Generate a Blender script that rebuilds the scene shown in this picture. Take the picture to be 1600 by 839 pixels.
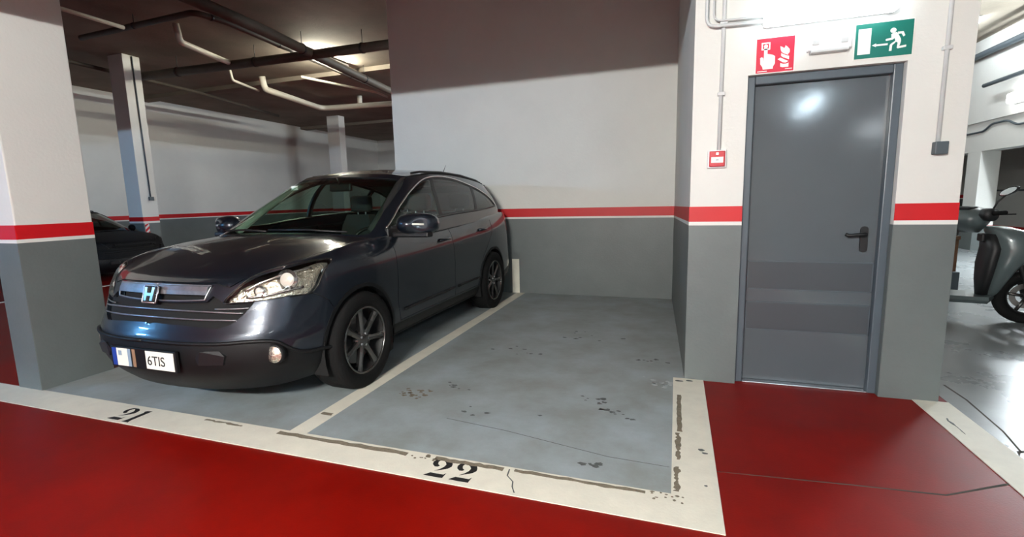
import bpy, bmesh, math, random
import numpy as np
from mathutils import Vector, Matrix
random.seed(7)
for o in list(bpy.data.objects): bpy.data.objects.remove(o)
SC = bpy.context.scene
COL = SC.collection
R = math.radians

# ------------------------------------------------------------------ camera, world, exposure
CAM_H = 1.32
def build_camera():
    yaw, pitch, roll = R(18.865), R(-8.172), R(-1.324)
    f = Vector((-math.sin(yaw)*math.cos(pitch), math.cos(yaw)*math.cos(pitch), math.sin(pitch)))
    r = Vector((math.cos(yaw), math.sin(yaw), 0)); u = r.cross(f)
    r2 = r*math.cos(roll) + u*math.sin(roll); u2 = -r*math.sin(roll) + u*math.cos(roll)
    cd = bpy.data.cameras.new('camera'); cd.sensor_fit = 'HORIZONTAL'; cd.sensor_width = 36
    cd.lens = 751.3*36/1600; cd.clip_start = .02; cd.clip_end = 200
    co = bpy.data.objects.new('camera', cd); COL.objects.link(co)
    m = Matrix((r2, u2, -f)).transposed().to_4x4(); m.translation = (0, 0, CAM_H)
    co.matrix_world = m
    SC.camera = co
build_camera()
W = bpy.data.worlds.new('world'); SC.world = W; W.use_nodes = True
W.node_tree.nodes['Background'].inputs[0].default_value = (.6, .65, .7, 1)
W.node_tree.nodes['Background'].inputs[1].default_value = .02
vs = SC.view_settings
vs.view_transform = 'Standard'; vs.look = 'None'; vs.exposure = 0.08; vs.gamma = 1.0; vs.use_curve_mapping = False
LAMP = 1.0      # overall lamp level

# ------------------------------------------------------------------ materials
def lin(*c):
    return tuple(((x/255)/12.92 if x/255 <= .04045 else ((x/255+.055)/1.055)**2.4) for x in c)
MATS = {}
def mat(name, col, rough=.6, metal=0, spec=.5, var=0, vscale=3, col2=None, bump=0, bscale=60, coat=0, rvar=0, coords='Object'):
    if name in MATS: return MATS[name]
    m = bpy.data.materials.new(name); m.use_nodes = True
    nt = m.node_tree; b = nt.nodes['Principled BSDF']
    b.inputs['Base Color'].default_value = (*col, 1); b.inputs['Roughness'].default_value = rough
    b.inputs['Metallic'].default_value = metal; b.inputs['Specular IOR Level'].default_value = spec
    b.inputs['Coat Weight'].default_value = coat; b.inputs['Coat Roughness'].default_value = .04
    tc = None
    if var or bump or rvar:
        geo = nt.nodes.new('ShaderNodeNewGeometry')
        pos = geo.outputs['Position']
    if var:
        n = nt.nodes.new('ShaderNodeTexNoise'); n.inputs['Scale'].default_value = vscale; n.inputs['Detail'].default_value = 6; n.inputs['Roughness'].default_value = .62
        nt.links.new(pos, n.inputs['Vector'])
        r = nt.nodes.new('ShaderNodeValToRGB'); r.color_ramp.elements[0].position = .35; r.color_ramp.elements[1].position = .68
        c2 = col2 or tuple(x*(1-var) for x in col)
        r.color_ramp.elements[0].color = (*c2, 1); r.color_ramp.elements[1].color = (*col, 1)
        nt.links.new(n.outputs['Fac'], r.inputs['Fac']); nt.links.new(r.outputs['Color'], b.inputs['Base Color'])
        if rvar:
            mr = nt.nodes.new('ShaderNodeMapRange'); mr.inputs['To Min'].default_value = rough-rvar; mr.inputs['To Max'].default_value = rough+rvar
            nt.links.new(n.outputs['Fac'], mr.inputs['Value']); nt.links.new(mr.outputs['Result'], b.inputs['Roughness'])
    if bump:
        n2 = nt.nodes.new('ShaderNodeTexNoise'); n2.inputs['Scale'].default_value = bscale; n2.inputs['Detail'].default_value = 3
        nt.links.new(pos, n2.inputs['Vector'])
        bp = nt.nodes.new('ShaderNodeBump'); bp.inputs['Strength'].default_value = bump; bp.inputs['Distance'].default_value = .01
        nt.links.new(n2.outputs['Fac'], bp.inputs['Height']); nt.links.new(bp.outputs['Normal'], b.inputs['Normal'])
    MATS[name] = m; return m
def emit(name, col, s):
    if name in MATS: return MATS[name]
    m = bpy.data.materials.new(name); m.use_nodes = True; nt = m.node_tree
    b = nt.nodes['Principled BSDF']; b.inputs['Base Color'].default_value = (.8, .8, .8, 1)
    b.inputs['Emission Color'].default_value = (*col, 1); b.inputs['Emission Strength'].default_value = s
    MATS[name] = m; return m
def glass(name, tint, refl=1.0, rough=0.0):
    if name in MATS: return MATS[name]
    m = bpy.data.materials.new(name); m.use_nodes = True; nt = m.node_tree; nt.nodes.clear()
    out = nt.nodes.new('ShaderNodeOutputMaterial'); mx = nt.nodes.new('ShaderNodeMixShader')
    t = nt.nodes.new('ShaderNodeBsdfTransparent'); t.inputs[0].default_value = (*tint, 1)
    g = nt.nodes.new('ShaderNodeBsdfGlossy'); g.inputs['Roughness'].default_value = rough; g.inputs[0].default_value = (refl, refl, refl, 1)
    geo = nt.nodes.new('ShaderNodeNewGeometry'); dt = nt.nodes.new('ShaderNodeVectorMath'); dt.operation = 'DOT_PRODUCT'
    nt.links.new(geo.outputs['Incoming'], dt.inputs[0]); nt.links.new(geo.outputs['Normal'], dt.inputs[1])
    def mth(op, a, b=None):     # Schlick reflectance of a thin pane, the same from both sides
        n = nt.nodes.new('ShaderNodeMath'); n.operation = op
        for i, q in enumerate((a, b)):
            if q is None: continue
            if isinstance(q, (int, float)): n.inputs[i].default_value = q
            else: nt.links.new(q, n.inputs[i])
        return n.outputs[0]
    f5 = mth('POWER', mth('SUBTRACT', 1.0, mth('ABSOLUTE', dt.outputs['Value'])), 5.0)
    fr = mth('ADD', mth('MULTIPLY', f5, .9), .07)
    nt.links.new(fr, mx.inputs[0]); nt.links.new(t.outputs[0], mx.inputs[1]); nt.links.new(g.outputs[0], mx.inputs[2])
    nt.links.new(mx.outputs[0], out.inputs[0]); MATS[name] = m; return m

M = dict(
    white=mat('white_wall_paint', lin(222, 222, 217), .75, var=.06, vscale=1.3, bump=.15, bscale=45),
    grey=mat('grey_dado_paint', lin(106, 113, 112), .45, var=.14, vscale=2.2, bump=.12, bscale=50),
    red=mat('red_stripe_paint', lin(200, 10, 22), .5, var=.08, vscale=5),
    wline=mat('white_stripe_paint', lin(225, 225, 220), .6, var=.05, vscale=8),
    floor_red=mat('red_floor_paint', lin(128, 9, 1), .45, spec=.2, var=.3, vscale=1.6, bump=.05, bscale=90, rvar=.06),
    floor_bay=mat('blue_grey_floor_paint', lin(158, 169, 173), .5, var=.22, vscale=2.6, col2=lin(136, 142, 139), bump=.08, bscale=70, rvar=.08),
    floor_side=mat('grey_polished_concrete', lin(135, 140, 141), .28, var=.3, vscale=1.4, bump=.03, bscale=40, rvar=.06),
    line=mat('cream_floor_line_paint', lin(228, 224, 208), .55, var=.1, vscale=7, bump=.08, bscale=80),
    worn=mat('worn_adhesive_brown', lin(132, 122, 104), .9, var=.35, vscale=38, bump=.4, bscale=160),
    stain=mat('dark_tyre_stain', lin(92, 96, 95), .6, var=.3, vscale=30),
    flake=mat('chipped_paint_pale', lin(190, 198, 200), .7, var=.3, vscale=40),
    crack=mat('dark_floor_joint', lin(70, 66, 60), .9),
    ink=mat('black_stencil_paint', lin(26, 25, 24), .7),
    ceil=mat('bare_concrete_ceiling', lin(142, 132, 118), .9, var=.3, vscale=.9, bump=.25, bscale=25),
    pipe_d=mat('dark_grey_pipe', lin(84, 76, 66), .6, var=.2, vscale=6),
    pipe_w=mat('off_white_pvc_pipe', lin(205, 200, 186), .45, var=.1, vscale=6),
    metal_d=mat('dark_metal', lin(60, 60, 60), .5, .6),
    conduit=mat('white_plastic_conduit', lin(205, 208, 208), .45),
    door=mat('grey_door_paint', lin(84, 91, 96), .13, spec=.5, var=.06, vscale=2, bump=.03, bscale=18),
    door_dark=mat('dark_grey_door_panel', lin(70, 75, 80), .3, var=.05, vscale=3),
    jamb=mat('grey_door_frame_paint', lin(80, 90, 98), .35, var=.05, vscale=3),
    blackp=mat('black_plastic', lin(22, 22, 24), .42),
    alu=mat('aluminium_strip', (.7, .7, .72), .25, 1),
    boxwhite=mat('white_plastic', lin(228, 228, 230), .4),
    boxgrey=mat('slate_grey_plastic', lin(74, 84, 90), .5),
    sign_red=mat('sign_red', lin(205, 22, 58), .4),
    sign_green=mat('sign_green', lin(8, 112, 98), .4),
    sign_white=mat('sign_white', lin(235, 238, 232), .45),
    call_red=mat('call_point_red_plastic', lin(190, 18, 36), .35),
    paint=mat('dark_slate_blue_car_paint', (.012, .017, .027), .32, .5, .5, coat=1.0),
    paint_black=mat('black_car_paint_and_shade', (.004, .004, .005), .65, .0, .2, coat=0),
    clad=mat('black_textured_bumper_plastic', (.005, .0053, .006), .5, spec=.3, bump=.1, bscale=400),
    gap=mat('panel_gap_black', (.003, .003, .003), .9),
    chrome=mat('chrome', (.78, .79, .8), .2, .95),
    chrome_d=mat('brushed_chrome_bar', (.6, .62, .66), .3, .9, var=.3, vscale=14),
    lampchrome=mat('headlamp_reflector_chrome', (.88, .83, .70), .25, .9, bump=1.0, bscale=38),
    lampbulb=mat('headlamp_projector_lens', (.9, .9, .85), .05, .3),
    rubber=mat('tyre_rubber', (.006, .006, .006), .85, spec=.2, bump=.15, bscale=90),
    alloy=mat('gunmetal_alloy', (.17, .165, .158), .26, .9),
    alloy_d=mat('dark_wheel_barrel', (.02, .02, .02), .6, .3),
    disc=mat('brake_disc_steel', (.25, .24, .23), .4, .9),
    seat=mat('dark_grey_seat_fabric', (.022, .022, .024), .85),
    cabin=mat('dark_cabin_trim', (.02, .02, .02), .7),
    trim_pale=mat('pale_grey_pillar_trim', lin(150, 158, 150), .7),
    glass=glass('green_tinted_glass', (.64, .80, .70)),
    glass_d=glass('dark_tinted_glass', (.30, .36, .35)),
    lens=glass('clear_headlamp_lens', (.95, .95, .92)),
    plate_w=mat('number_plate_white', lin(240, 240, 228), .35),
    plate_b=mat('number_plate_blue', lin(30, 62, 150), .4),
    grey_soft=mat('plate_grey_smudge', lin(140, 160, 178), .5),
    brown_soft=mat('plate_brown_smudge', lin(150, 118, 92), .5),
    tail=mat('red_tail_lamp', (.25, .01, .012), .15, coat=1),
    amber=mat('amber_lens', (.8, .35, .05), .2),
    scoot=mat('grey_green_scooter_paint', lin(90, 101, 102), .32, .1, coat=.6),
    scoot_d=mat('black_scooter_plastic', (.012, .012, .013), .5),
    mirror=mat('mirror_glass', (.7, .72, .72), .03, 1),
    card=mat('brown_cardboard', lin(120, 86, 62), .85, var=.2, vscale=9),
    hazard_w=mat('hazard_white', lin(225, 222, 222), .5),
)

# ------------------------------------------------------------------ helpers
def link(name, me, m, parent=None, smooth=False):
    o = bpy.data.objects.new(name, me); COL.objects.link(o)
    if m is not None: me.materials.clear(); me.materials.append(m)
    if parent is not None: o.parent = parent
    if smooth:
        me.polygons.foreach_set('use_smooth', [True]*len(me.polygons))
    return o
def frombm(name, bm, m, parent=None, smooth=False, norm=True):
    if norm: bmesh.ops.recalc_face_normals(bm, faces=bm.faces[:])
    me = bpy.data.meshes.new(name); bm.to_mesh(me); bm.free()
    return link(name, me, m, parent, smooth)
def tag(o, label, cat=None, group=None, kind=None):
    o['label'] = label
    if cat: o['category'] = cat
    if group: o['group'] = group
    if kind: o['kind'] = kind
    return o
def empty(name, loc, rz=0):
    o = bpy.data.objects.new(name, None); COL.objects.link(o); o.location = loc; o.rotation_euler = (0, 0, rz); o.empty_display_size = .1
    return o
def bbox(bm, x0, x1, y0, y1, z0, z1, bev=0, seg=2):
    r = bmesh.ops.create_cube(bm, size=1, matrix=Matrix.Translation(((x0+x1)/2, (y0+y1)/2, (z0+z1)/2)) @ Matrix.Diagonal((abs(x1-x0), abs(y1-y0), abs(z1-z0), 1)))
    if bev:
        es = list({e for v in r['verts'] for e in v.link_edges})
        bmesh.ops.bevel(bm, geom=es, offset=bev, segments=seg, affect='EDGES', profile=.5)
def box(name, x0, x1, y0, y1, z0, z1, m, parent=None, bev=0, seg=2, smooth=False):
    bm = bmesh.new(); bbox(bm, x0, x1, y0, y1, z0, z1, bev, seg); return frombm(name, bm, m, parent, smooth)
def prism(bm, pts, f, d):
    """polygon pts (2-D) -> 3-D by f(a,b,h); thickness 0..d"""
    a = [bm.verts.new(f(p[0], p[1], 0)) for p in pts]; b = [bm.verts.new(f(p[0], p[1], d)) for p in pts]
    n = len(pts); bm.faces.new(a); bm.faces.new(b[::-1])
    for i in range(n): bm.faces.new((a[i], a[(i+1) % n], b[(i+1) % n], b[i]))
def poly(name, pts, f, d, m, parent=None):
    bm = bmesh.new()
    for q in (pts if isinstance(pts[0][0], (tuple, list)) else [pts]): prism(bm, q, f, d)
    return frombm(name, bm, m, parent)
def tube_bm(bm, path, r, n=10, cap=True):
    path = [Vector(p) for p in path]; rings = []
    up = Vector((0, 0, 1)); prev = None
    for i, p in enumerate(path):
        t = (path[min(i+1, len(path)-1)] - path[max(i-1, 0)]).normalized()
        if prev is None:
            a = t.cross(up) if abs(t.dot(up)) < .95 else t.cross(Vector((1, 0, 0)))
        else: a = prev - t*prev.dot(t)
        a.normalize(); prev = a; b = t.cross(a)
        rr = r[i] if isinstance(r, (list, tuple)) else r
        rings.append([bm.verts.new(p + (a*math.cos(2*math.pi*k/n) + b*math.sin(2*math.pi*k/n))*rr) for k in range(n)])
    for q, s in zip(rings, rings[1:]):
        for k in range(n): bm.faces.new((q[k], q[(k+1) % n], s[(k+1) % n], s[k]))
    if cap: bm.faces.new(rings[0][::-1]); bm.faces.new(rings[-1])
def tube(name, path, r, m, parent=None, n=10):
    bm = bmesh.new(); tube_bm(bm, path, r, n); return frombm(name, bm, m, parent, True)
def rounded(path, rad=.06, n=5):
    """round the corners of a polyline"""
    P = [Vector(p) for p in path]; out = [P[0]]
    for a, b, c in zip(P, P[1:], P[2:]):
        d1 = (a-b); d2 = (c-b); k = min(rad, d1.length*.45, d2.length*.45)
        s = b + d1.normalized()*k; e = b + d2.normalized()*k
        for i in range(n+1):
            t = i/n; out.append(s*(1-t)**2 + b*2*t*(1-t) + e*t*t)
    out.append(P[-1]); return out
def loft(bm, rings, cap=True):
    V = [[bm.verts.new(p) for p in r] for r in rings]
    n = len(V[0])
    for a, b in zip(V, V[1:]):
        for k in range(n): bm.faces.new((a[k], a[(k+1) % n], b[(k+1) % n], b[k]))
    if cap: bm.faces.new(V[0][::-1]); bm.faces.new(V[-1])
def lathe(bm, prof, n=48, axis='x', c=(0, 0, 0), closed=False):
    """prof: list of (along axis, radius)"""
    V = []
    for a, r in prof:
        ring = []
        for k in range(n):
            t = 2*math.pi*k/n
            ring.append(bm.verts.new((c[0]+a, c[1]+r*math.cos(t), c[2]+r*math.sin(t))))
        V.append(ring)
    for a, b in zip(V, V[1:]):
        for k in range(n): bm.faces.new((a[k], a[(k+1) % n], b[(k+1) % n], b[k]))
    if closed:
        a, b = V[-1], V[0]
        for k in range(n): bm.faces.new((a[k], a[(k+1) % n], b[(k+1) % n], b[k]))
def text_mesh(s, size, ext=.001):
    cu = bpy.data.curves.new('t', 'FONT'); cu.body = s; cu.size = size; cu.extrude = ext
    o = bpy.data.objects.new('t', cu); COL.objects.link(o)
    dg = bpy.context.evaluated_depsgraph_get()
    me = bpy.data.meshes.new_from_object(o.evaluated_get(dg))
    bpy.data.objects.remove(o); return me
def copy_tree(o, parent=None, swap=None):
    c = o.copy(); COL.objects.link(c); c.parent = parent
    if swap and c.type == 'MESH' and c.data.materials and c.data.materials[0] in swap:
        c.material_slots[0].link = 'OBJECT'; c.material_slots[0].material = swap[o.data.materials[0]]
    for ch in list(o.children): copy_tree(ch, c, swap)
    return c


# ------------------------------------------------------------------ the setting
CEIL = 4.4
def struct(o, label, cat): return tag(o, label, cat, kind='structure')
def band(parent, name, p, q, za, zb, m, t=.003, za2=None, zb2=None):
    """thin painted band on a wall face from p to q (plan points; outward is to the right of p->q)"""
    p = Vector((*p, 0)); q = Vector((*q, 0)); d = (q-p).normalized(); n = Vector((d.y, -d.x, 0))
    za2 = za if za2 is None else za2; zb2 = zb if zb2 is None else zb2
    bm = bmesh.new(); vs_ = []
    for h in (-.0005, t):
        vs_ += [bm.verts.new(p+n*h+Vector((0, 0, za))), bm.verts.new(q+n*h+Vector((0, 0, za2))), bm.verts.new(q+n*h+Vector((0, 0, zb2))), bm.verts.new(p+n*h+Vector((0, 0, zb)))]
    for f in ((0, 1, 2, 3), (7, 6, 5, 4), (0, 4, 5, 1), (1, 5, 6, 2), (2, 6, 7, 3), (3, 7, 4, 0)): bm.faces.new([vs_[i] for i in f])
    return frombm(name, bm, m, parent)
def dado(parent, p, q, red0, red1, w0, r0b=None, r1b=None, w0b=None):
    band(parent, 'grey_dado', p, q, .0, w0, M['grey'], .003, .0, w0b)
    band(parent, 'white_stripe', p, q, w0, red0, M['wline'], .0035, w0b, r0b)
    band(parent, 'red_stripe', p, q, red0, red1, M['red'], .0035, r0b, r1b)

fl = box('floor', -14.6, 10.4, -7, 21.7, -.15, 0, M['floor_red']); struct(fl, 'glossy dark red painted garage aisle floor', 'floor')
fb = box('floor_parking_bay', -4.41, .10, 2.09, 6.42, -.01, .002, M['floor_bay']); struct(fb, 'blue grey painted floor of the two parking bays', 'floor')
fs = box('floor_side_area', 1.64, 10.3, -7, 21.6, -.01, .002, M['floor_side']); struct(fs, 'shiny grey concrete floor beyond the closet under the scooter', 'floor')
ce = box('ceiling', -14.6, 10.4, -7.2, 21.7, CEIL, CEIL+.2, M['ceil']); struct(ce, 'dark bare concrete garage ceiling crossed by pipes', 'ceiling')

so = box('ceiling_soffit', -14.4, 10.2, -7, 1.0, 2.60, CEIL, M['white']); struct(so, 'lowered white ceiling over the aisle above the camera', 'ceiling')

wb = box('wall_back', -4.0, .06, 6.41, 6.62, 0, CEIL, M['white']); struct(wb, 'white wall at the back of the empty bay with red stripe', 'wall')
dado(wb, (-4.0, 6.41), (.06, 6.41), 1.075, 1.19, 1.05)
band(wb, 'painted_wall_line', (-2.185, 6.41), (-2.08, 6.41), 0, .485, M['line'], .006)

# closet block with the door: plan prism pieces around the opening
FY = 3.565
wc = empty('wall_closet', (0, 0, 0)); struct(wc, 'white closet wall around the grey metal door with red stripe', 'wall')
poly('wall_pier', [(.09, FY), (.42, FY), (.42, 6.62), (-.02, 6.62), (-.02, 6.41)], lambda a, b, d: Vector((a, b, d)), CEIL, M['white'], wc)
box('wall_pier', 1.27, 1.585, FY, 6.62, 0, CEIL, M['white'], wc)
box('lintel_wall', .42, 1.27, FY, 3.9, 2.075, CEIL, M['white'], wc)
box('closet_rear', .42, 1.27, 3.75, 3.9, 0, 2.08, M['gap'], wc)
dado(wc, (.09, FY), (.42, FY), 1.138, 1.241, 1.113)
dado(wc, (1.27, FY), (1.585, FY), 1.138, 1.241, 1.113)
dado(wc, (-.02, 6.41), (.09, FY), 1.075, 1.19, 1.05, 1.138, 1.241, 1.113)
dado(wc, (1.585, FY), (1.585, 6.62), 1.138, 1.241, 1.113)
band(wc, 'grey_dado', (1.27, 3.64), (1.27, FY), 0, 1.113, M['grey'], .002)

dr = empty('door_1', (.845, 3.66, 0)); struct(dr, 'grey metal service door with two dark panels and black lever handle', 'door')
box('door_leaf', -.385, .385, .0, .045, .012, 2.02, M['door'], dr, .004)
for x0, x1, z0, z1 in ((-.425, -.375, 0, 2.075), (.375, .425, 0, 2.075)):
    box('door_frame', x0, x1, -.05, .07, z0, z1, M['jamb'], dr, .006)
box('door_frame', -.375, .375, -.05, .07, 2.022, 2.075, M['jamb'], dr, .006)
for z0, z1 in ((.665, .862), (.378, .578)):
    pn = box('vent_panel', -.365, .372, -.004, .01, z0, z1, M['door_dark'], dr, .003)
    for zz in (z0, z1-.006): box('panel_rim', -.365, .372, -.007, 0, zz, zz+.006, M['jamb'], pn)
    for xx in (-.365, .366): box('panel_rim', xx, xx+.006, -.007, 0, z0, z1, M['jamb'], pn)
hd = poly('handle_plate', [(.305+.022*math.cos(t)*1.0+.0, (1.075 if math.sin(t) > 0 else .952)+.022*math.sin(t)) for t in [i*math.pi/12 for i in range(24)]], lambda a, b, d: Vector((a, -d, b)), .012, M['blackp'], dr)
tube('lever', rounded([(.305, -.01, 1.048), (.305, -.055, 1.048), (.25, -.058, 1.047), (.21, -.056, 1.04), (.19, -.052, 1.05)], .02), .0105, M['blackp'], hd)
box('threshold_strip', -.375, .375, -.06, .02, 0, .012, M['alu'], dr, .003)

wl = box('wall_left', -14.6, -14.4, -7, 21.7, 0, CEIL, M['white']); struct(wl, 'far white side wall with dark red stripe beyond the cars', 'wall')
dado(wl, (-14.4, 21.5), (-14.4, -7), 1.0, 1.115, .97)
we = box('wall_end', -14.4, 10.2, 21.5, 21.7, 0, CEIL, M['white']); struct(we, 'white end wall deep in the garage', 'wall')
dado(we, (-14.4, 21.5), (10.2, 21.5), 1.0, 1.115, .97)
wr = box('wall_right', 10.2, 10.4, -7, 21.7, 0, CEIL, M['white']); struct(wr, 'grey lower wall far behind the scooter', 'wall')
band(wr, 'red_stripe', (10.2, -7), (10.2, 21.5), .0, .10, M['red']); band(wr, 'dark_rail', (10.2, -7), (10.2, 21.5), 1.22, 1.27, M['boxgrey'], .03)
wn = box('wall_near', -14.6, 10.4, -7.2, -7, 0, CEIL, M['white']); struct(wn, 'white wall behind the camera', 'wall')

def pillar(x0, x1, y0, y1, st, label):
    o = box('pillar', x0, x1, y0, y1, 0, CEIL, M['white'], None, .008); struct(o, label, 'pillar')
    for p, q in (((x0, y0), (x1, y0)), ((x1, y0), (x1, y1)), ((x1, y1), (x0, y1)), ((x0, y1), (x0, y0))): dado(o, p, q, *st)
    return o
pA = pillar(-4.67, -4.40, 2.09, 2.57, (1.118, 1.219, 1.092), 'thick white and grey pillar with bright red stripe at the left edge')
pB = pillar(-11.02, -10.6, 7.13, 7.47, (1.04, 1.13, 1.0), 'distant pillar with hazard tape strip behind the black car')
pC = pillar(-11.87, -11.37, 14.69, 15.02, (1.04, 1.13, 1.0), 'farthest white pillar standing behind the car roof')
# hazard tape on the distant pillar: one strip, separate diagonal red bars
hz = band(pB, 'hazard_strip', (-10.6, 7.15), (-10.6, 7.235), .57, .995, M['hazard_w'], .006)
for i in range(4):
    z = .60+i*.105
    poly('hazard_bar', [(7.15, z), (7.235, min(z+.075, .99)), (7.235, min(z+.13, .995)), (7.15, z+.055)], lambda a, b, d: Vector((-10.594+d, a, b)), .003, M['red'], hz)
tube('conduit', [(-10.585, 7.305, 4.38), (-10.585, 7.33, 1.55)], .014, M['boxgrey'], pB, 8)
box('socket_box', -10.6, -10.55, 7.29, 7.38, 1.47, 1.55, M['boxgrey'], pB, .005)

# beam over the side area and its pillar
bmr = empty('beam', (6, 0, 0)); struct(bmr, 'long white concrete beam over the side area', 'beam')
box('beam_body', 0, .4, -6.9, 21.5, 2.7, CEIL, M['white'], bmr); box('beam_web', .06, .4, -6.9, 21.5, 2.1, 2.7, M['white'], bmr)
tube('cable', rounded([(.04, 3, 2.5), (.04, 11.9, 2.5), (.04, 12.2, 2.62), (.04, 12.7, 2.62), (.04, 12.95, 2.5), (.04, 20, 2.5)], .1), .02, M['boxgrey'], bmr, 6)
pD = pillar(6.06, 6.4, 13.0, 13.5, (1.04, 1.13, 1.0), 'white pillar under the beam behind the scooter'); pD.scale.z = 2.1/CEIL

# ------------------------------------------------------------------ floor markings
def fpoly(name, pts, z0, m, parent=None, t=.002): return poly(name, pts, lambda a, b, d: Vector((a, b, z0+d)), t, m, parent)
def jag(x0, x1, y0, y1, n=14, j=.006):
    a = [(x0+(x1-x0)*i/n, y0+random.uniform(-j, j)) for i in range(n+1)]
    b = [(x1-(x1-x0)*i/n, y1+random.uniform(-j, j)) for i in range(n+1)]
    return a+b
def jagv(x0, x1, y0, y1, n=14, j=.005): return [(q, p) for p, q in jag(y0, y1, x0, x1, n, j)][::-1]
lf = box('painted_line', -6.5, .215, 1.88, 2.096, -.01, .004, M['line']); struct(lf, 'wide cream line along the front of bays 21 and 22', 'floor line')
for x0, x1, y0, y1 in ((-2.17, -1.31, 2.045, 2.075), (-1.15, -.775, 2.052, 2.08), (-.72, -.10, 2.06, 2.085), (-2.75, -2.45, 2.055, 2.07)):
    fpoly('worn_strip', jag(x0, x1, y0, y1), .0035, M['worn'], lf)
for k in range(9):
    x = -1.28+random.uniform(0, .16); y = random.uniform(2.03, 2.08); r = random.uniform(.006, .014)
    fpoly('worn_chip', [(x+r*math.cos(t)*random.uniform(.6, 1.3), y+r*.7*math.sin(t)*random.uniform(.6, 1.3)) for t in [i*math.pi/4 for i in range(8)]], .0035, M['worn'], lf)
for k in range(12):
    x = random.uniform(-.08, .06); y = random.uniform(2.03, 2.09); r = random.uniform(.005, .012)
    fpoly('worn_chip', [(x+r*math.cos(t)*random.uniform(.6, 1.3), y+r*.7*math.sin(t)*random.uniform(.6, 1.3)) for t in [i*math.pi/4 for i in range(8)]], .0035, M['worn'], lf)
cr_ = [(-.749, 2.075), (-.742, 2.02), (-.70, 1.98), (-.69, 1.94), (-.667, 1.90)]
fpoly('crack', cr_ + [(x+.006, y) for x, y in cr_[::-1]], .0035, M['stain'], lf)
TWO = [[(.006, .105), (0, .125), (.005, .146), (.023, .161), (.036, .161), (.049, .159), (.03, .148), (.025, .133), (.032, .113), (.047, .101), (.04, .091), (.025, .089)],
       [(.036, .161), (.066, .164), (.096, .148), (.105, .129), (.109, .109), (.097, .087), (.07, .069), (.041, .052), (.061, .074), (.073, .098), (.075, .12), (.063, .138), (.047, .15)],
       [(.006, .007), (.03, .034), (.1, .034), (.109, .049), (.107, .007), (.06, .005)]]
ONE = [[(0, 0), (.006, .012), (.012, .03), (.012, .128), (0, .142), (.008, .152), (.045, .16), (.045, .03), (.05, .012), (.058, 0)]]
def digits(name, ds, x, y, parent, label):
    bm = bmesh.new()
    for shp, dx in ds:
        for q in shp: prism(bm, q, lambda a, b, d: Vector((x+dx+a, y+b, .0038+d)), .0012)
    o = frombm(name, bm, M['ink'], parent); o['label'] = label; return o
digits('bay_number', ((TWO, 0), (TWO, .135)), -1.14, 1.905, lf, 'black stencilled number 22')
digits('bay_number', ((TWO, 0), (ONE, .15)), -3.40, 1.897, lf, 'black stencilled number 21')
lr = box('painted_line', .01, .215, 2.096, FY, -.01, .004, M['line']); struct(lr, 'wide cream line along the right side of bay 22 up to the closet', 'floor line')
for x0, x1, y0, y1, j in ((.035, .062, 2.71, 3.24, .003), (.03, .05, 2.40, 2.69, .008), (.024, .045, 2.12, 2.33, .008)):
    fpoly('worn_strip', jagv(x0, x1, y0, y1, 16, j), .0035, M['worn'], lr)
for x, y, w, h in ((.155, 2.53, .035, .018), (.17, 2.5, .03, .012), (.16, 2.2, .015, .01), (.05, 3.5, .06, .02), (.12, 3.52, .05, .02)):
    fpoly('worn_chip', [(x+w*math.cos(t)*random.uniform(.4, .6), y+h*math.sin(t)*random.uniform(.4, .7)) for t in [i*math.pi/5 for i in range(10)]], .0035, M['stain'], lr)
ls = box('painted_line', -2.12, -2.0, 2.096, 6.41, -.01, .004, M['line']); struct(ls, 'narrow cream line dividing bay 21 from bay 22', 'floor line')
fpoly('worn_strip', jagv(-2.1, -2.02, 2.33, 2.36, 4, .004), .0035, M['worn'], ls)
lw = box('painted_line', -4.42, -4.30, 2.62, 6.41, -.01, .004, M['line']); struct(lw, 'cream line behind the left pillar partly under the car', 'floor line')
lx = box('painted_line', 1.45, 1.64, -5, FY, -.01, .004, M['line']); struct(lx, 'cream line running forward from the right corner of the closet', 'floor line')
fpoly('worn_chip', jagv(1.51, 1.52, 3.1, 3.3, 6, .006), .0035, M['stain'], lx)
lz = box('painted_line', -9.35, -9.25, 3.6, 5.9, -.01, .003, M['line']); struct(lz, 'far floor line beside the black car', 'floor line')
# floor wear on the bay: stains, chips and fine joints
def blot(x, y, w, h, n=12):
    return [(x+w*math.cos(t)*random.uniform(.45, 1.), y+h*math.sin(t)*random.uniform(.45, 1.)) for t in [i*2*math.pi/n for i in range(n)]]
for x, y, n, sp in ((-.49, 3.01, 9, .10), (-.31, 2.84, 10, .12), (-1.46, 3.0, 6, .12), (-.40, 2.23, 5, .08), (-1.3, 3.9, 8, .25), (-.7, 4.5, 9, .3), (-.15, 3.9, 8, .12), (-1.0, 2.6, 5, .3)):
    for k in range(n):
        r = random.uniform(.008, .022)
        fpoly('floor_stain', blot(x+random.uniform(-sp, sp), y+random.uniform(-sp*.5, sp*.5), r*1.5, r), .0015, M['stain'], fb, .0008)
for k in range(26):
    r = random.uniform(.006, .02)
    fpoly('floor_stain', blot(-1.72+random.gauss(0, .07), 2.78+random.gauss(0, .05), r*1.4, r), .0015, M['worn'], fb, .0008)
for k in range(16):
    r = random.uniform(.008, .026)
    fpoly('paint_chip', blot(-.06+random.gauss(0, .05), 3.42+random.gauss(0, .05), r*1.3, r), .0015, M['flake'], fb, .0008)
fpoly('floor_joint', [(-1.3, 2.5), (-.9, 2.45), (-.3, 2.33), (.0, 2.318), (.0, 2.322), (-.3, 2.335), (-.9, 2.455), (-1.3, 2.505)], .0015, M['stain'], fb, .0008)
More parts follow.
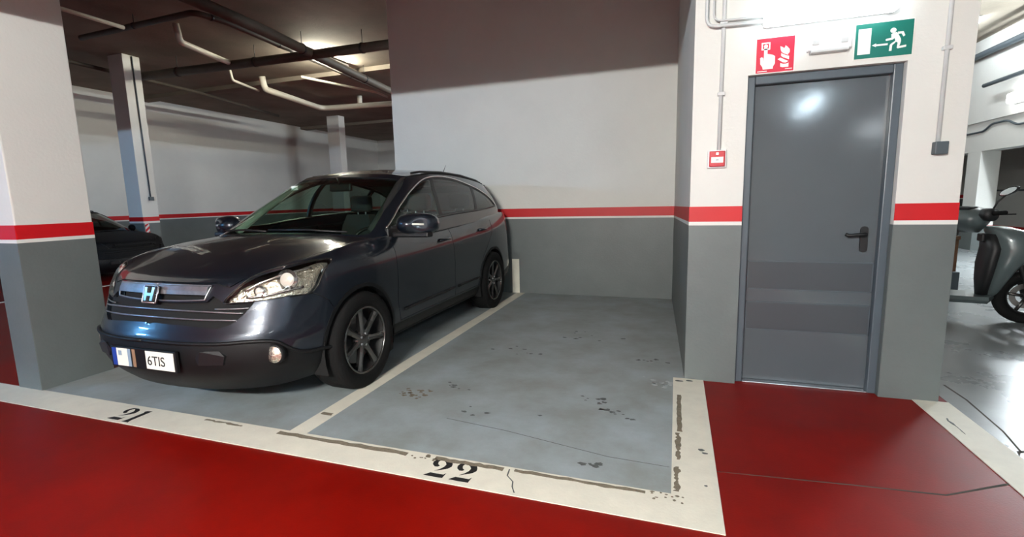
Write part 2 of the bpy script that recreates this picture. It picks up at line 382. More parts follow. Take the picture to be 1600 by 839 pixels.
fpoly('floor_joint', [(.215, 2.345), (.8, 2.40), (1.147, 2.425), (1.45, 2.60), (1.45, 2.615), (1.147, 2.436), (.8, 2.408), (.215, 2.349)], -.0005, M['crack'], fl, .001)
fpoly('floor_joint', [(1.75, 3.9), (1.76, 3.645), (1.72, 3.2), (1.67, 2.95), (1.68, 2.95), (1.73, 3.2), (1.772, 3.645), (1.765, 3.9)], .0015, M['crack'], fs, .001)
fpoly('floor_joint', [(1.64, 2.9), (1.67, 2.95), (1.9, 3.05), (1.9, 3.065), (1.66, 2.962)], .0015, M['crack'], fs, .001)

# ------------------------------------------------------------------ lamps
COOL = (.86, .95, 1.0); WARM = (1.0, .99, .94); BLUE = (.16, .52, 1.0)
def batten(name, c, axis, ln, col, s, label, group):
    root = empty(name, c, 0 if axis == 'x' else math.pi/2); tag(root, label, 'lamp', group); h = ln/2
    bm = bmesh.new(); bbox(bm, -h-.03, h+.03, -.035, .035, .03, .08, .006); frombm('lamp_housing', bm, M['boxwhite'], root)
    for sx in (-1, 1): box('lamp_holder', sx*h-.015, sx*h+.015, -.015, .015, -.025, .03, M['boxwhite'], root)
    bm = bmesh.new(); lathe(bm, [(-h, .003), (-h, .015), (h, .015), (h, .003)], 12, c=(0, 0, -.012)); frombm('tube', bm, emit('%s_tube_%d_%d' % (name, s, int(col[0]*100)), col, s*LAMP), root, True)
    return root
batten('batten_lamp_fixture', (1.7, -.5, 2.52), 'y', 1.2, (.70, .88, 1.0), 330, 'cool white batten lamp under the low aisle ceiling right of the camera', 'aisle batten lamps')
batten('batten_lamp_fixture', (-1.0, -2.1, 2.45), 'x', 1.2, WARM, 2850, 'warm white batten lamp under the low aisle ceiling before bay 22', 'aisle batten lamps')
batten('batten_lamp_fixture', (-8.5, -.9, 2.52), 'x', 1.2, BLUE, 1350, 'bluish batten lamp over the aisle left of the pillar', 'aisle batten lamps')
batten('batten_lamp_fixture', (3.6, -4.0, 2.52), 'y', 1.2, COOL, 130, 'cool batten lamp far behind the camera on the right', 'aisle batten lamps')
batten('batten_lamp', (-7.03, 8.85, 4.30), 'y', 1.3, (1.0, .96, .80), 750, 'lit batten lamp on the left ceiling among the pipes', 'ceiling batten lamps')
batten('batten_lamp_fixture', (4.9, 8.3, 4.31), 'y', 1.5, COOL, 130, 'bright ceiling batten lamp at the top right corner', 'ceiling batten lamps')
batten('batten_lamp_fixture', (-4.2, 12.0, 4.31), 'y', 1.5, COOL, 1000, 'added unseen batten lamp behind the white back wall', 'ceiling batten lamps')  # extra lamp added out of sight to brighten the far left area
batten('batten_lamp_fixture', (5.1, 12.2, 4.31), 'y', 1.5, COOL, 130, 'second bright batten lamp on the right ceiling deeper in', 'ceiling batten lamps')
batten('batten_lamp_fixture', (3.6, 15.5, 4.31), 'x', 1.5, COOL, 170, 'batten lamp set crosswise on the far right ceiling', 'ceiling batten lamps')

def wall_batten(c, ln, s, label):
    root = empty('added_beam_lamp', c); tag(root, label, 'lamp'); h = ln/2
    box('lamp_housing', .0, .06, -h-.03, h+.03, -.05, .05, M['boxwhite'], root, .006)
    for sy in (-1, 1): box('lamp_holder', -.04, .0, sy*h-.015, sy*h+.015, -.015, .015, M['boxwhite'], root)
    bm = bmesh.new(); lathe(bm, [(-h, .003), (-h, .018), (h, .018), (h, .003)], 12, c=(0, 0, 0))
    bmesh.ops.rotate(bm, verts=bm.verts[:], cent=(0, 0, 0), matrix=Matrix.Rotation(math.pi/2, 3, 'Z')); bmesh.ops.translate(bm, verts=bm.verts[:], vec=(-.03, 0, 0))
    frombm('tube', bm, emit('added_beam_lamp_tube', COOL, s*LAMP), root, True)
wall_batten((6.0, 9.7, 2.45), 1.5, 1700, 'added unseen tube lamp on the lower beam right of the frame')  # unseen lamp added to lay a bright sheen on the side floor

dl = empty('wall_lamp', (.83, FY, 2.40)); tag(dl, 'glowing white wall lamp above the grey door', 'lamp')
box('lamp_base', -.34, .34, -.03, 0, -.05, .05, M['boxwhite'], dl, .004)
box('diffuser', -.345, .345, -.12, -.03, -.06, .055, emit('door_lamp_diffuser', (.80, .93, 1.0), 6*LAMP), dl, .02, 3)
sl = empty('bulkhead_lamp', (5.94, 11.78, 2.98)); tag(sl, 'glowing white bulkhead lamp on the beam at the right edge', 'lamp')
box('lamp_base', .0, .06, -.16, .16, -.10, .10, M['boxwhite'], sl, .01); box('diffuser', -.10, .0, -.15, .15, -.09, .09, emit('bulkhead_diffuser', (1, 1, 1), 22*LAMP), sl, .03, 3)

# ------------------------------------------------------------------ ceiling pipes
def pipe(path, r, m, label, z=None, hang=0, rad=.12):
    P = [(x, y, (z if z is not None else 4.1)) if len(p) == 2 else p for p in path for x, y in [p[:2]]]
    o = empty('ceiling_pipe', P[0]); tag(o, label, 'pipe', 'ceiling pipes')
    Q = [Vector(p)-Vector(P[0]) for p in P]
    tube('pipe_run', rounded(Q, rad), r, m, o, 12)
    for a, b in zip(Q, Q[1:]):
        L = (b-a).length
        for k in range(hang and max(1, int(L/1.6))):
            c = a+(b-a)*((k+.5)/max(1, int(L/1.6)))
            tube('hanger_rod', [c+Vector((0, 0, r)), Vector((c.x, c.y, CEIL-P[0][2]))], .006, M['metal_d'], o, 5)
            t = (b-a).normalized()
            tube('pipe_clamp', [c-t*.02, c+t*.02], r*1.12, M['metal_d'], o, 12)
    return o
pipe([(-6.15, 3.2), (-6.34, 6.37), (-6.89, 10.86), (-6.95, 15)], .085, M['pipe_d'], 'long dark pipe running away under the left ceiling', 4.10, 1)
pipe([(-10.79, 7.62), (-6.84, 7.78), (-4.0, 7.85)], .085, M['pipe_d'], 'dark pipe crossing the ceiling from side to side', 4.08, 1)
pipe([(-9.7, 5.9), (-6.95, 5.8), (-6.86, 6.3), (-7.3, 11)], .045, M['pipe_d'], 'thin dark bent pipe high on the left ceiling', 4.22, 1)
pipe([(-8.05, 6.35, 4.38), (-8.05, 6.4, 4.1), (-8.33, 7.45, 4.1), (-8.35, 7.6, 4.1)], .05, M['pipe_w'], 'short off white drain pipe dropping from the ceiling', None, 0, .06)
pipe([(-9.45, 8.6, 4.38), (-9.45, 8.66, 4.1), (-9.77, 9.69, 4.1)], .028, M['pipe_w'], 'short thin off white pipe beneath the crossing dark pipe', None, 0, .05)
pipe([(-9.5, 9.55, 4.38), (-9.5, 9.6, 4.1), (-9.95, 12.15, 4.1), (-7.4, 12.45, 4.1), (-4.3, 12.9, 4.1)], .075, M['pipe_w'], 'thick white elbow pipe above the farthest pillar', None, 0, .25)
tee = pipe([(-8.75, 12.32, 4.1), (-8.75, 12.32, 4.38)], .07, M['pipe_w'], 'white branch rising from the thick elbow pipe', None, 0)
pipe([(-7.95, 9.1, 4.12), (-7.35, 11.13, 4.12), (-7.42, 11.7, 4.12)], .028, M['pipe_w'], 'thin pale pipe sloping beside the lit batten lamp', None, 0)
pipe([(-8.25, 3.5, 4.1), (-8.2, 4.7, 4.1), (-8.2, 5.6, 4.1)], .03, M['pipe_w'], 'pale straight conduit beside the left pillar top', None, 0)
pipe([(-11.2, 5.0, 4.2), (-11.6, 9.5, 4.2), (-12.4, 13, 4.2)], .04, M['pipe_d'], 'dark pipe near the far left wall under the ceiling', None, 0)
for y, nm in ((9.9, 'first shallow concrete beam across the left ceiling'), (16.2, 'deeper shallow concrete beam across the left ceiling')):
    b_ = box('ceiling_beam', -14.4, -4.0 if y < 12 else 5.9, y, y+.35, CEIL-.10, CEIL, M['ceil']); struct(b_, nm, 'beam')
pipe([(5.8, 2.5, 3.36), (5.8, 12.6, 3.36)], .04, M['boxgrey'], 'grey pipe along the white beam above the scooter', None, 0)
pipe([(5.9, 2.5, 4.05), (5.9, 20, 4.05)], .06, M['boxgrey'], 'upper grey pipe along the white beam near the ceiling', None, 0)

# ------------------------------------------------------------------ closet fittings
cd = empty('conduit', (.26, FY-.016, 1.60)); tag(cd, 'thin white conduit running down to the red call point', 'conduit')
tube('conduit_run', [(0, 0, 0), (.008, 0, 2.75)], .012, M['conduit'], cd, 8)
for z in (.36, .80, 1.6): box('conduit_clip', -.02, .024, -.016, .016, z, z+.022, M['conduit'], cd, .003)
c2 = empty('conduit', (.150, FY-.042, 2.40)); tag(c2, 'white conduit bending from the ceiling to the wall lamp', 'conduit')
tube('conduit_run', rounded([(0, 0, 1.95), (.008, 0, -.01), (.33, 0, -.02)], .06, 8), .010, M['conduit'], c2, 8)
c2b = empty('conduit', (.185, FY-.042, 2.42)); tag(c2b, 'inner white conduit curving beside the first to the wall lamp', 'conduit')
tube('conduit_run', rounded([(.008, 0, 1.95), (.014, 0, 0), (.31, 0, -.008)], .05, 8), .006, M['conduit'], c2b, 8)
c3 = empty('conduit', (1.447, FY-.015, 1.56)); tag(c3, 'white conduit running down to the grey box right of the door', 'conduit')
tube('conduit_run', [(0, 0, .03), (0, 0, 2.8)], .012, M['conduit'], c3, 8)
for z in (.55, 1.1): box('conduit_clip', -.022, .022, -.014, .015, z, z+.022, M['conduit'], c3, .003)
jb = box('junction_box', 1.424, 1.488, FY-.05, FY, 1.525, 1.597, M['boxgrey'], None, .004); tag(jb, 'small slate grey switch box on the wall right of the door', 'switch box')
cp = empty('call_point', (.25, FY, 1.555)); tag(cp, 'small red fire alarm call point on the white pier', 'fire alarm')
box('back_box', -.058, .058, -.03, 0, -.058, .058, M['boxwhite'], cp, .004)
box('front_plate', -.048, .048, -.05, -.03, -.05, .05, M['call_red'], cp, .004)
box('glass_window', -.037, .037, -.053, -.05, -.026, .012, M['sign_white'], cp, .001)
box('led', -.008, .008, -.054, -.05, .026, .04, emit('alarm_led', (1, .45, .35), 1.6), cp, .002)
box('mark', -.008, .008, -.0538, -.053, -.010, -.006, M['boxgrey'], cp)
em = empty('emergency_light', (.855, FY, 2.205)); tag(em, 'white emergency light box between the two signs', 'emergency light')
box('light_body', -.115, .115, -.045, 0, -.03, .04, M['boxwhite'], em, .006); box('light_tray', -.10, .10, -.055, 0, -.045, -.03, M['conduit'], em, .004)
for sx in (-.075, .075): box('clip', sx-.018, sx+.018, -.05, -.04, .0, .03, M['conduit'], em, .003)

def flat(root, name, pts, w, h, y, m, t=.0012):
    """pts in 0..1 (x right, y down) on a sign of size w*h centred at root"""
    P = pts if isinstance(pts[0][0], (tuple, list)) else [pts]
    return poly(name, P, lambda a, b, d: Vector(((a-.5)*w, -y-d, (.5-b)*h)), t, m, root)
def circ(cx, cy, rx, ry, n=16): return [(cx+rx*math.cos(2*math.pi*i/n), cy+ry*math.sin(2*math.pi*i/n)) for i in range(n)]
def stroke(a, b, w, asp):
    dx, dy = (b[0]-a[0])*asp, b[1]-a[1]; L = math.hypot(dx, dy); nx, ny = -dy/L*w/2/asp, dx/L*w/2
    return [(a[0]+nx, a[1]+ny), (b[0]+nx, b[1]+ny), (b[0]-nx, b[1]-ny), (a[0]-nx, a[1]-ny)]
es = empty('exit_sign', (1.139, FY, 2.206)); tag(es, 'green emergency exit sign with running figure and arrow', 'sign')
w_, h_ = .287, .196; asp = w_/h_
box('sign_board', -w_/2-.004, w_/2+.004, -.004, 0, -h_/2-.004, h_/2+.004, M['sign_white'], es)
box('sign_face', -w_/2, w_/2, -.006, -.004, -h_/2, h_/2, M['sign_green'], es)
flat(es, 'door_symbol', [(.05, .14), (.275, .14), (.275, .88), (.05, .88)], w_, h_, .006, M['sign_white'])
flat(es, 'arrow', [(.30, .645), (.375, .59), (.372, .625), (.575, .622), (.575, .675), (.372, .675), (.375, .70)], w_, h_, .006, M['sign_white'])
flat(es, 'runner_head', circ(.655, .27, .052, .072), w_, h_, .006, M['sign_white'])
flat(es, 'runner_body', [(.625, .375), (.66, .345), (.715, .325), (.735, .36), (.795, .53), (.80, .60), (.785, .70), (.775, .735), (.895, .715), (.895, .775), (.755, .80), (.735, .78), (.745, .635), (.715, .60), (.695, .64), (.655, .69), (.65, .85), (.605, .85), (.612, .68), (.63, .645), (.70, .575), (.695, .53), (.685, .495), (.66, .53), (.545, .555), (.53, .52), (.545, .495), (.63, .475), (.628, .43)], w_, h_, .006, M['sign_white'])
flat(es, 'runner_arm', [(.735, .325), (.83, .325), (.865, .445), (.835, .475), (.80, .385), (.745, .385)], w_, h_, .006, M['sign_white'])
fsn = empty('fire_alarm_sign', (.568, FY, 2.184)); tag(fsn, 'red fire alarm sign with white hand, button and flames', 'sign')
w_, h_ = .213, .207
box('sign_board', -w_/2-.005, w_/2+.005, -.003, 0, -h_/2-.005, h_/2+.005, M['sign_white'], fsn)
box('sign_face', -w_/2, w_/2, -.005, -.003, -h_/2, h_/2, M['sign_red'], fsn)
flat(fsn, 'button_symbol', [[(.13, .12), (.36, .12), (.36, .155), (.13, .155)], [(.13, .30), (.36, .30), (.36, .335), (.13, .335)], [(.13, .155), (.165, .155), (.165, .30), (.13, .30)], [(.325, .155), (.36, .155), (.36, .30), (.325, .30)], circ(.245, .228, .052, .052)], w_, h_, .005, M['sign_white'])
flat(fsn, 'hand_symbol', [(.20, .27), (.29, .27), (.295, .455), (.34, .465), (.40, .485), (.45, .50), (.50, .54), (.505, .75), (.46, .83), (.455, .90), (.19, .90), (.17, .82), (.115, .74), (.105, .56), (.14, .53), (.185, .56), (.195, .68), (.205, .52)], w_, h_, .005, M['sign_white'])
flat(fsn, 'flame_symbol', [[(.63, .27), (.70, .31), (.73, .34), (.755, .30), (.765, .26), (.82, .31), (.875, .38), (.88, .44), (.86, .50), (.80, .44), (.85, .52), (.83, .535), (.74, .49), (.67, .44), (.64, .36)], [(.66, .47), (.72, .51), (.80, .55), (.87, .57), (.87, .67), (.79, .63), (.72, .60), (.66, .55)], [(.57, .64), (.64, .60), (.70, .63), (.78, .68), (.86, .72), (.79, .755), (.71, .74), (.63, .68)], [(.65, .755), (.72, .79), (.80, .79), (.865, .765), (.865, .885), (.71, .885), (.65, .86)]], w_, h_, .005, M['sign_white'])
flat(fsn, 'caption_line', [(.04, .945), (.30, .945), (.30, .965), (.04, .965)], w_, h_, .005, M['sign_white'])
flat(fsn, 'caption_line', [(.78, .925), (.96, .925), (.96, .945), (.78, .945)], w_, h_, .005, M['sign_white'])

# ------------------------------------------------------------------ car body surfaces
# ---------- lower body control grid (half, x>=0 = car's left) : columns run up the flank and over the bonnet
PLAN=[(0,-.02),(.20,-.008),(.40,.03),(.575,.095),(.72,.19),(.82,.32),(.876,.48),(.898,.64),(.908,.93),(.90,1.24),(.892,1.5),(.888,2.0),(.888,2.6),(.893,3.1),(.905,3.5),(.893,3.9),(.855,4.2),(.74,4.42),(.45,4.50),(0,4.52)]
INN=[(0,1),(0,1),(-.06,1),(-.25,.97),(-.5,.87),(-.8,.6),(-.95,.3),(-1,.1),(-1,0),(-1,0),(-1,0),(-1,0),(-1,0),(-1,0),(-1,0),(-1,0),(-.9,-.4),(-.6,-.8),(-.2,-1),(0,-1)]
FRONT=[(.20,.14),(.30,.045),(.41,.0),(.53,.0),(.605,.035),(.70,.075),(.80,.105),(.885,.175)]   # z, inset
SIDE=[(.22,.10),(.31,.03),(.43,.006),(.56,.004),(.70,.0),(.83,.006),(.93,.028),(1.0,.07)]
REAR=[(.28,.12),(.36,.04),(.45,.0),(.56,.0),(.68,.02),(.80,.03),(.95,.04),(1.08,.06)]
WF=[0,0,.02,.08,.25,.5,.72,.9,1,1,1,1,1,1,1,1,1,1,1,1]
WR=[0]*15+[.1,.4,.8,1,1]
SHZ=[0,0,0,0,0,0,0,0,0,.01,.02,.03,.05,.07,.09,.10,.10,.05,0,0]
TOP=[(0,1.06,1.10),(.20,1.065,1.098),(.39,1.08,1.093),(.56,1.11,1.083),(.68,1.16,1.07),(.74,1.22,1.06),(.775,1.29,1.05),(.79,1.34,1.05),(.79,1.38,1.05),(.79,1.46,1.05),(.76,1.56,1.06),(.75,2.0,1.07),(.75,2.6,1.09),(.75,3.1,1.11),(.75,3.5,1.13),(.72,3.8,1.15),(.65,4.05,1.16),(.5,4.2,1.16),(.3,4.25,1.16),(0,4.27,1.16)]
def grid_a():
    n=len(PLAN);C=np.zeros((n,11,3))
    for j in range(n):
        for r in range(8):
            z=FRONT[r][0]*(1-WF[j])+SIDE[r][0]*WF[j]; i=FRONT[r][1]*(1-WF[j])+SIDE[r][1]*WF[j]
            z=z*(1-WR[j])+REAR[r][0]*WR[j]; i=i*(1-WR[j])+REAR[r][1]*WR[j]
            z+=SHZ[j]*max(0,(r-4)/3)
            C[j,r]=(PLAN[j][0]+INN[j][0]*i, PLAN[j][1]+INN[j][1]*i, z)
        a=C[j,7];b=np.array(TOP[j])
        for r,t in ((8,.3),(9,.64),(10,1.)):
            p=a*(1-t)+b*t; bump=np.sin(np.pi*t)
            p[2]+=bump*(.03*(1-WF[j])+.022*WF[j])
            C[j,r]=p
    return C
BASE=[(0,1.00,1.075),(.27,1.01,1.075),(.51,1.05,1.07),(.69,1.12,1.06),(.77,1.20,1.04),(.805,1.34,1.03),(.82,1.6,1.02),(.832,2.0,1.03),(.832,2.5,1.05),(.827,3.0,1.07),(.815,3.5,1.09),(.79,3.9,1.12),(.73,4.2,1.13),(.6,4.36,1.13),(.34,4.43,1.13),(0,4.45,1.13)]
ROOF=[(0,1.93,1.59),(.20,1.94,1.588),(.39,1.97,1.582),(.515,2.02,1.572),(.57,2.07,1.562),(.60,2.15,1.565),(.617,2.3,1.582),(.628,2.5,1.60),(.632,2.75,1.607),(.63,3.1,1.60),(.62,3.5,1.575),(.60,3.85,1.545),(.565,4.05,1.52),(.48,4.13,1.51),(.28,4.17,1.515),(0,4.18,1.52)]
def grid_c():
    n=len(BASE);C=np.zeros((n,5,3))
    for k in range(n):
        a=np.array(BASE[k],float);b=np.array(ROOF[k],float)
        fr=max(0,1-k/4.); sd=1 if 5<=k<=12 else .4
        for r in range(5):
            t=r/4; p=a*(1-t)+b*t; s=np.sin(np.pi*t)
            p[0]+=.035*s*(sd if k>0 else 0)*(0 if k in(0,15) else 1); p[1]-=.03*s*fr; p[2]+=.02*s*fr
            C[k,r]=p
    return C
def cr(P,t):
    # catmull-rom along axis 0 at params t (array)
    n=len(P);i=np.clip(np.floor(t).astype(int),0,n-2);f=(t-i)
    E=np.concatenate([(2*P[0]-P[1])[None],P,(2*P[-1]-P[-2])[None]])
    f=f.reshape(f.shape+(1,)*(P.ndim-1))
    a,b,c,d=E[i],E[i+1],E[i+2],E[i+3]
    return .5*(2*b+(c-a)*f+(2*a-5*b+4*c-d)*f*f+(3*b-a-3*c+d)*f**3)
def surf(C,u,v):
    """evaluate at 1-D arrays u,v (mirror-symmetric ends on the centre line)"""
    u=np.asarray(u,float);v=np.asarray(v,float)
    n=C.shape[0];M=np.array([-1,1,1])
    i=np.clip(np.floor(u).astype(int),0,n-2);f=(u-i)[:,None,None]
    E=np.concatenate([(C[1]*M)[None],C,(C[-2]*M)[None]])
    a,b,c,d=E[i],E[i+1],E[i+2],E[i+3]
    R=.5*(2*b+(c-a)*f+(2*a-5*b+4*c-d)*f*f+(3*b-a-3*c+d)*f**3)   # (N,rows,3)
    m=C.shape[1];E2=np.concatenate([2*R[:,:1]-R[:,1:2],R,2*R[:,-1:]-R[:,-2:-1]],1)
    k=np.clip(np.floor(v).astype(int),0,m-2);g=(v-k)[:,None];I=np.arange(len(u))
    a,b,c,d=E2[I,k],E2[I,k+1],E2[I,k+2],E2[I,k+3]
    return .5*(2*b+(c-a)*g+(2*a-5*b+4*c-d)*g*g+(3*b-a-3*c+d)*g**3)

GA, GC = grid_a(), grid_c()
def snorm(G, u, v, e=.01):
    u = np.asarray(u, float); v = np.asarray(v, float); n, m = G.shape[0]-1, G.shape[1]-1
    a = surf(G, np.clip(u+e, 0, n), v)-surf(G, np.clip(u-e, 0, n), v); b = surf(G, u, np.clip(v+e, 0, m))-surf(G, u, np.clip(v-e, 0, m))
    N = np.cross(a, b); return N/np.maximum(np.linalg.norm(N, axis=1, keepdims=True), 1e-9)
def inverse(G, fn, targets, u0, u1, v0, v1):
    """surface parameters whose projection fn(P) is nearest to each target"""
    U, V = np.meshgrid(np.linspace(u0, u1, 260), np.linspace(v0, v1, 160), indexing='ij'); U = U.ravel(); V = V.ravel()
    P = fn(surf(G, U, V)); out = []
    for t in targets:
        i = np.argmin(((P-np.array(t))**2).sum(1)); out.append((float(U[i]), float(V[i])))
    return out
SIDEP = lambda P: P[:, 1:3]
def side_uv(G, pts, u0=6.2, u1=17, v0=0, v1=7.4): return inverse(G, SIDEP, pts, u0, u1, v0, v1)
def strip(G, line, w):
    """thin closed polygon of half width w (m) around a parameter polyline"""
    L = np.array(line, float); D = []
    # resample
    Q = [L[0]]
    for a, b in zip(L, L[1:]):
        n = max(1, int(np.abs(b-a).max()/.35))
        Q += [a+(b-a)*k/n for k in range(1, n+1)]
    Q = np.array(Q); e = .02
    Su = np.linalg.norm(surf(G, np.clip(Q[:, 0]+e, 0, G.shape[0]-1), Q[:, 1])-surf(G, np.clip(Q[:, 0]-e, 0, G.shape[0]-1), Q[:, 1]), axis=1)/(2*e)+1e-6
    Sv = np.linalg.norm(surf(G, Q[:, 0], np.clip(Q[:, 1]+e, 0, G.shape[1]-1))-surf(G, Q[:, 0], np.clip(Q[:, 1]-e, 0, G.shape[1]-1)), axis=1)/(2*e)+1e-6
    l, r = [], []
    for i in range(len(Q)):
        t = Q[min(i+1, len(Q)-1)]-Q[max(i-1, 0)]; tx, ty = t[0]*Su[i], t[1]*Sv[i]; k = math.hypot(tx, ty)+1e-9
        nx, ny = -ty/k*w/Su[i], tx/k*w/Sv[i]
        l.append((Q[i][0]+nx, Q[i][1]+ny)); r.append((Q[i][0]-nx, Q[i][1]-ny))
    return l+r[::-1]
def inside(p, q):
    x, y = p; c = False; n = len(q)
    for i in range(n):
        x1, y1 = q[i]; x2, y2 = q[i-1]
        if (y1 > y) != (y2 > y) and x < (x2-x1)*(y-y1)/(y2-y1)+x1: c = not c
    return c
def cut_domain(nu, nv, su, sv, regions):
    """flat parameter mesh cut along every region outline; returns verts(uv) and {region: [faces]}"""
    bm = bmesh.new(); a, b = int(round(nu/su)), int(round(nv/sv))
    V = [[bm.verts.new((nu*i/a, nv*j/b, 0)) for j in range(b+1)] for i in range(a+1)]
    for i in range(a):
        for j in range(b): bm.faces.new((V[i][j], V[i+1][j], V[i+1][j+1], V[i][j+1]))
    for name, pg in regions:
        for i in range(len(pg)):
            p, q = pg[i-1], pg[i]
            dx, dy = q[0]-p[0], q[1]-p[1]
            if abs(dx)+abs(dy) < 1e-6: continue
            x0, x1, y0, y1 = min(p[0], q[0])-1e-4, max(p[0], q[0])+1e-4, min(p[1], q[1])-1e-4, max(p[1], q[1])+1e-4
            fs = []
            for f in bm.faces:
                xs = [v.co.x for v in f.verts]; ys = [v.co.y for v in f.verts]
                if max(xs) >= x0 and min(xs) <= x1 and max(ys) >= y0 and min(ys) <= y1: fs.append(f)
            if not fs: continue
            ge = list({e for f in fs for e in f.edges}); gv = list({v for f in fs for v in f.verts})
            bmesh.ops.bisect_plane(bm, geom=gv+ge+fs, dist=1e-5, plane_co=(p[0], p[1], 0), plane_no=(-dy, dx, 0))
    bm.verts.index_update(); uv = [(v.co.x, v.co.y) for v in bm.verts]
    out = {}
    boxes = [(n, q, min(t[0] for t in q), max(t[0] for t in q), min(t[1] for t in q), max(t[1] for t in q)) for n, q in regions]
    for f in bm.faces:
        c = f.calc_center_median(); key = 'rest'
        for n, q, a0, a1, b0, b1 in boxes:
            if a0 <= c.x <= a1 and b0 <= c.y <= b1 and inside((c.x, c.y), q): key = n; break
        out.setdefault(key, []).append([v.index for v in f.verts])
    bm.free(); return uv, out
def panel(name, G, uv, faces, m, parent, off=0., skirt=.0, sides='both', label=None):
    """mesh of a region of the surface, offset along the normal, with a turned-in edge; sides: both (one mesh), l or r"""
    ids = sorted({i for f in faces for i in f}); mp = {k: n for n, k in enumerate(ids)}
    UV = np.array([uv[i] for i in ids]); P = surf(G, UV[:, 0], UV[:, 1]); N = snorm(G, UV[:, 0], UV[:, 1]); P = P+N*off
    P[np.abs(UV[:, 0]) < 1e-4, 0] = 0; P[np.abs(UV[:, 0]-(G.shape[0]-1)) < 1e-4, 0] = 0
    F = [[mp[i] for i in f] for f in faces]
    ec = {}
    for f in F:
        for a, b in zip(f, f[1:]+f[:1]): ec.setdefault((min(a, b), max(a, b)), []).append((a, b))
    verts = [tuple(p) for p in P]; fac = [list(f) for f in F]; nmain = len(fac)
    if skirt:
        mp2 = {}
        def dup(i, inn):
            if (i, inn) not in mp2: verts.append(tuple(P[i]-(N[i]*skirt if inn else 0))); mp2[(i, inn)] = len(verts)-1
            return mp2[(i, inn)]
        for k, l in ec.items():
            if len(l) == 1:
                a, b = l[0]
                if abs(P[a, 0])+abs(P[b, 0]) < 1e-5: continue
                fac.append([dup(a, 0), dup(a, 1), dup(b, 1), dup(b, 0)])
    sets = []
    if sides in ('both', 'l'): sets.append(1)
    if sides in ('both', 'r'): sets.append(-1)
    VV, FF = [], []
    for s in sets:
        o = len(VV); VV += [(s*x, y, z) for x, y, z in verts]
        FF += [[o+i for i in (f if s > 0 else f[::-1])] for f in fac]
    me = bpy.data.meshes.new(name); me.from_pydata(VV, [], FF); me.update()
    if len(sets) == 2:
        bm = bmesh.new(); bm.from_mesh(me); cv = [v for v in bm.verts if abs(v.co.x) < 1e-5]
        bmesh.ops.remove_doubles(bm, verts=cv, dist=1e-5); bm.to_mesh(me); bm.free()
    o = link(name, me, m, parent, True)
    if label: o['label'] = label
    return o
def on(G, line, off=0., n=6, s=1):
    """3-D polyline that follows the surface through parameter points"""
    L = np.array(line, float); t = np.linspace(0, len(L)-1, (len(L)-1)*n+1)
    Q = cr(L, t); Q[:, 0] = np.clip(Q[:, 0], 0, G.shape[0]-1); Q[:, 1] = np.clip(Q[:, 1], 0, G.shape[1]-1)
    P = surf(G, Q[:, 0], Q[:, 1])+snorm(G, Q[:, 0], Q[:, 1])*off
    return [Vector((s*p[0], p[1], p[2])) for p in P]
def smooth_poly(pts, n=5): 
    L = np.array(list(pts)+[pts[0]], float); E = np.concatenate([L[-2:-1], L, L[1:2]])
    out = []
    for i in range(1, len(L)):
        for k in range(n):
            f = k/n; a, b, c, d = E[i-1], E[i], E[i+1], E[i+2]
            out.append(tuple(.5*(2*b+(c-a)*f+(2*a-5*b+4*c-d)*f*f+(3*b-a-3*c+d)*f**3)))
    return out

WY, WZ, WR_ = .885, .345, .352          # front axle position, height, tyre radius
RY = WY+2.62
def build_wheel(car, x, y, s, label):
    w = empty('wheel', (x, y, WZ)); w.parent = car; w['label'] = label
    r = WR_
    bm = bmesh.new()
    pr = [(.0, r*.66), (.02, r*.70), (.03, r*.80), (.028, r*.90), (.012, r*.975), (-.03, r), (-.16, r), (-.20, r*.975), (-.215, r*.88), (-.21, r*.7), (-.19, r*.66)]
    lathe(bm, [(a*s, b) for a, b in pr], 56, closed=True); frombm('tyre', bm, M['rubber'], w, True)
    bm = bmesh.new()
    lathe(bm, [(a*s, b) for a, b in [(.012, r*.70), (.016, r*.665), (.0, r*.645), (-.08, r*.60), (-.19, r*.62), (-.19, r*.68)]], 48); frombm('rim_barrel', bm, M['alloy_d'], w, True)
    bm = bmesh.new(); lathe(bm, [(a*s, b) for a, b in [(.004, r*.70), (.02, r*.685), (.02, r*.655), (.006, r*.64)]], 48, closed=True); frombm('rim_lip', bm, M['alloy'], w, True)
    bm = bmesh.new(); lathe(bm, [(a*s, b) for a, b in [(-.075, .0005), (-.075, r*.50), (-.095, r*.50), (-.095, .0005)]], 32); frombm('brake_disc', bm, M['disc'], w, False)
    bm = bmesh.new(); lathe(bm, [(a*s, b) for a, b in [(-.05, .075), (-.012, .07), (.0, .045), (.008, .032), (.008, .0005)]], 24); frombm('hub', bm, M['alloy'], w, True)
    sp = None
    for k in range(7):
        t = 2*math.pi*k/7+math.pi/2+.12
        if sp is None:
            bm = bmesh.new(); rings = []
            for rr, hw, x1, x0 in ((.04, .030, .0, -.045), (.09, .020, .004, -.04), (.15, .019, .006, -.035), (.20, .024, .010, -.03), (r*.66, .034, .012, -.03)):
                rings.append([(s*x1, rr, -hw*.35), (s*x1, rr, hw*.35), (s*(x1-.012), rr, hw), (s*x0, rr, hw*.8), (s*x0, rr, -hw*.8), (s*(x1-.012), rr, -hw)])
            loft(bm, rings); o = frombm('spoke', bm, M['alloy'], w, False); sp = o.data
        else: o = link('spoke', sp, M['alloy'], w)
        o.rotation_euler = (t, 0, 0)
    for k in range(5):
        t = 2*math.pi*k/5; o = tube('wheel_nut', [(s*-.01, .042*math.cos(t), .042*math.sin(t)), (s*.006, .042*math.cos(t), .042*math.sin(t))], .009, M['chrome_d'], w, 6)
    return w

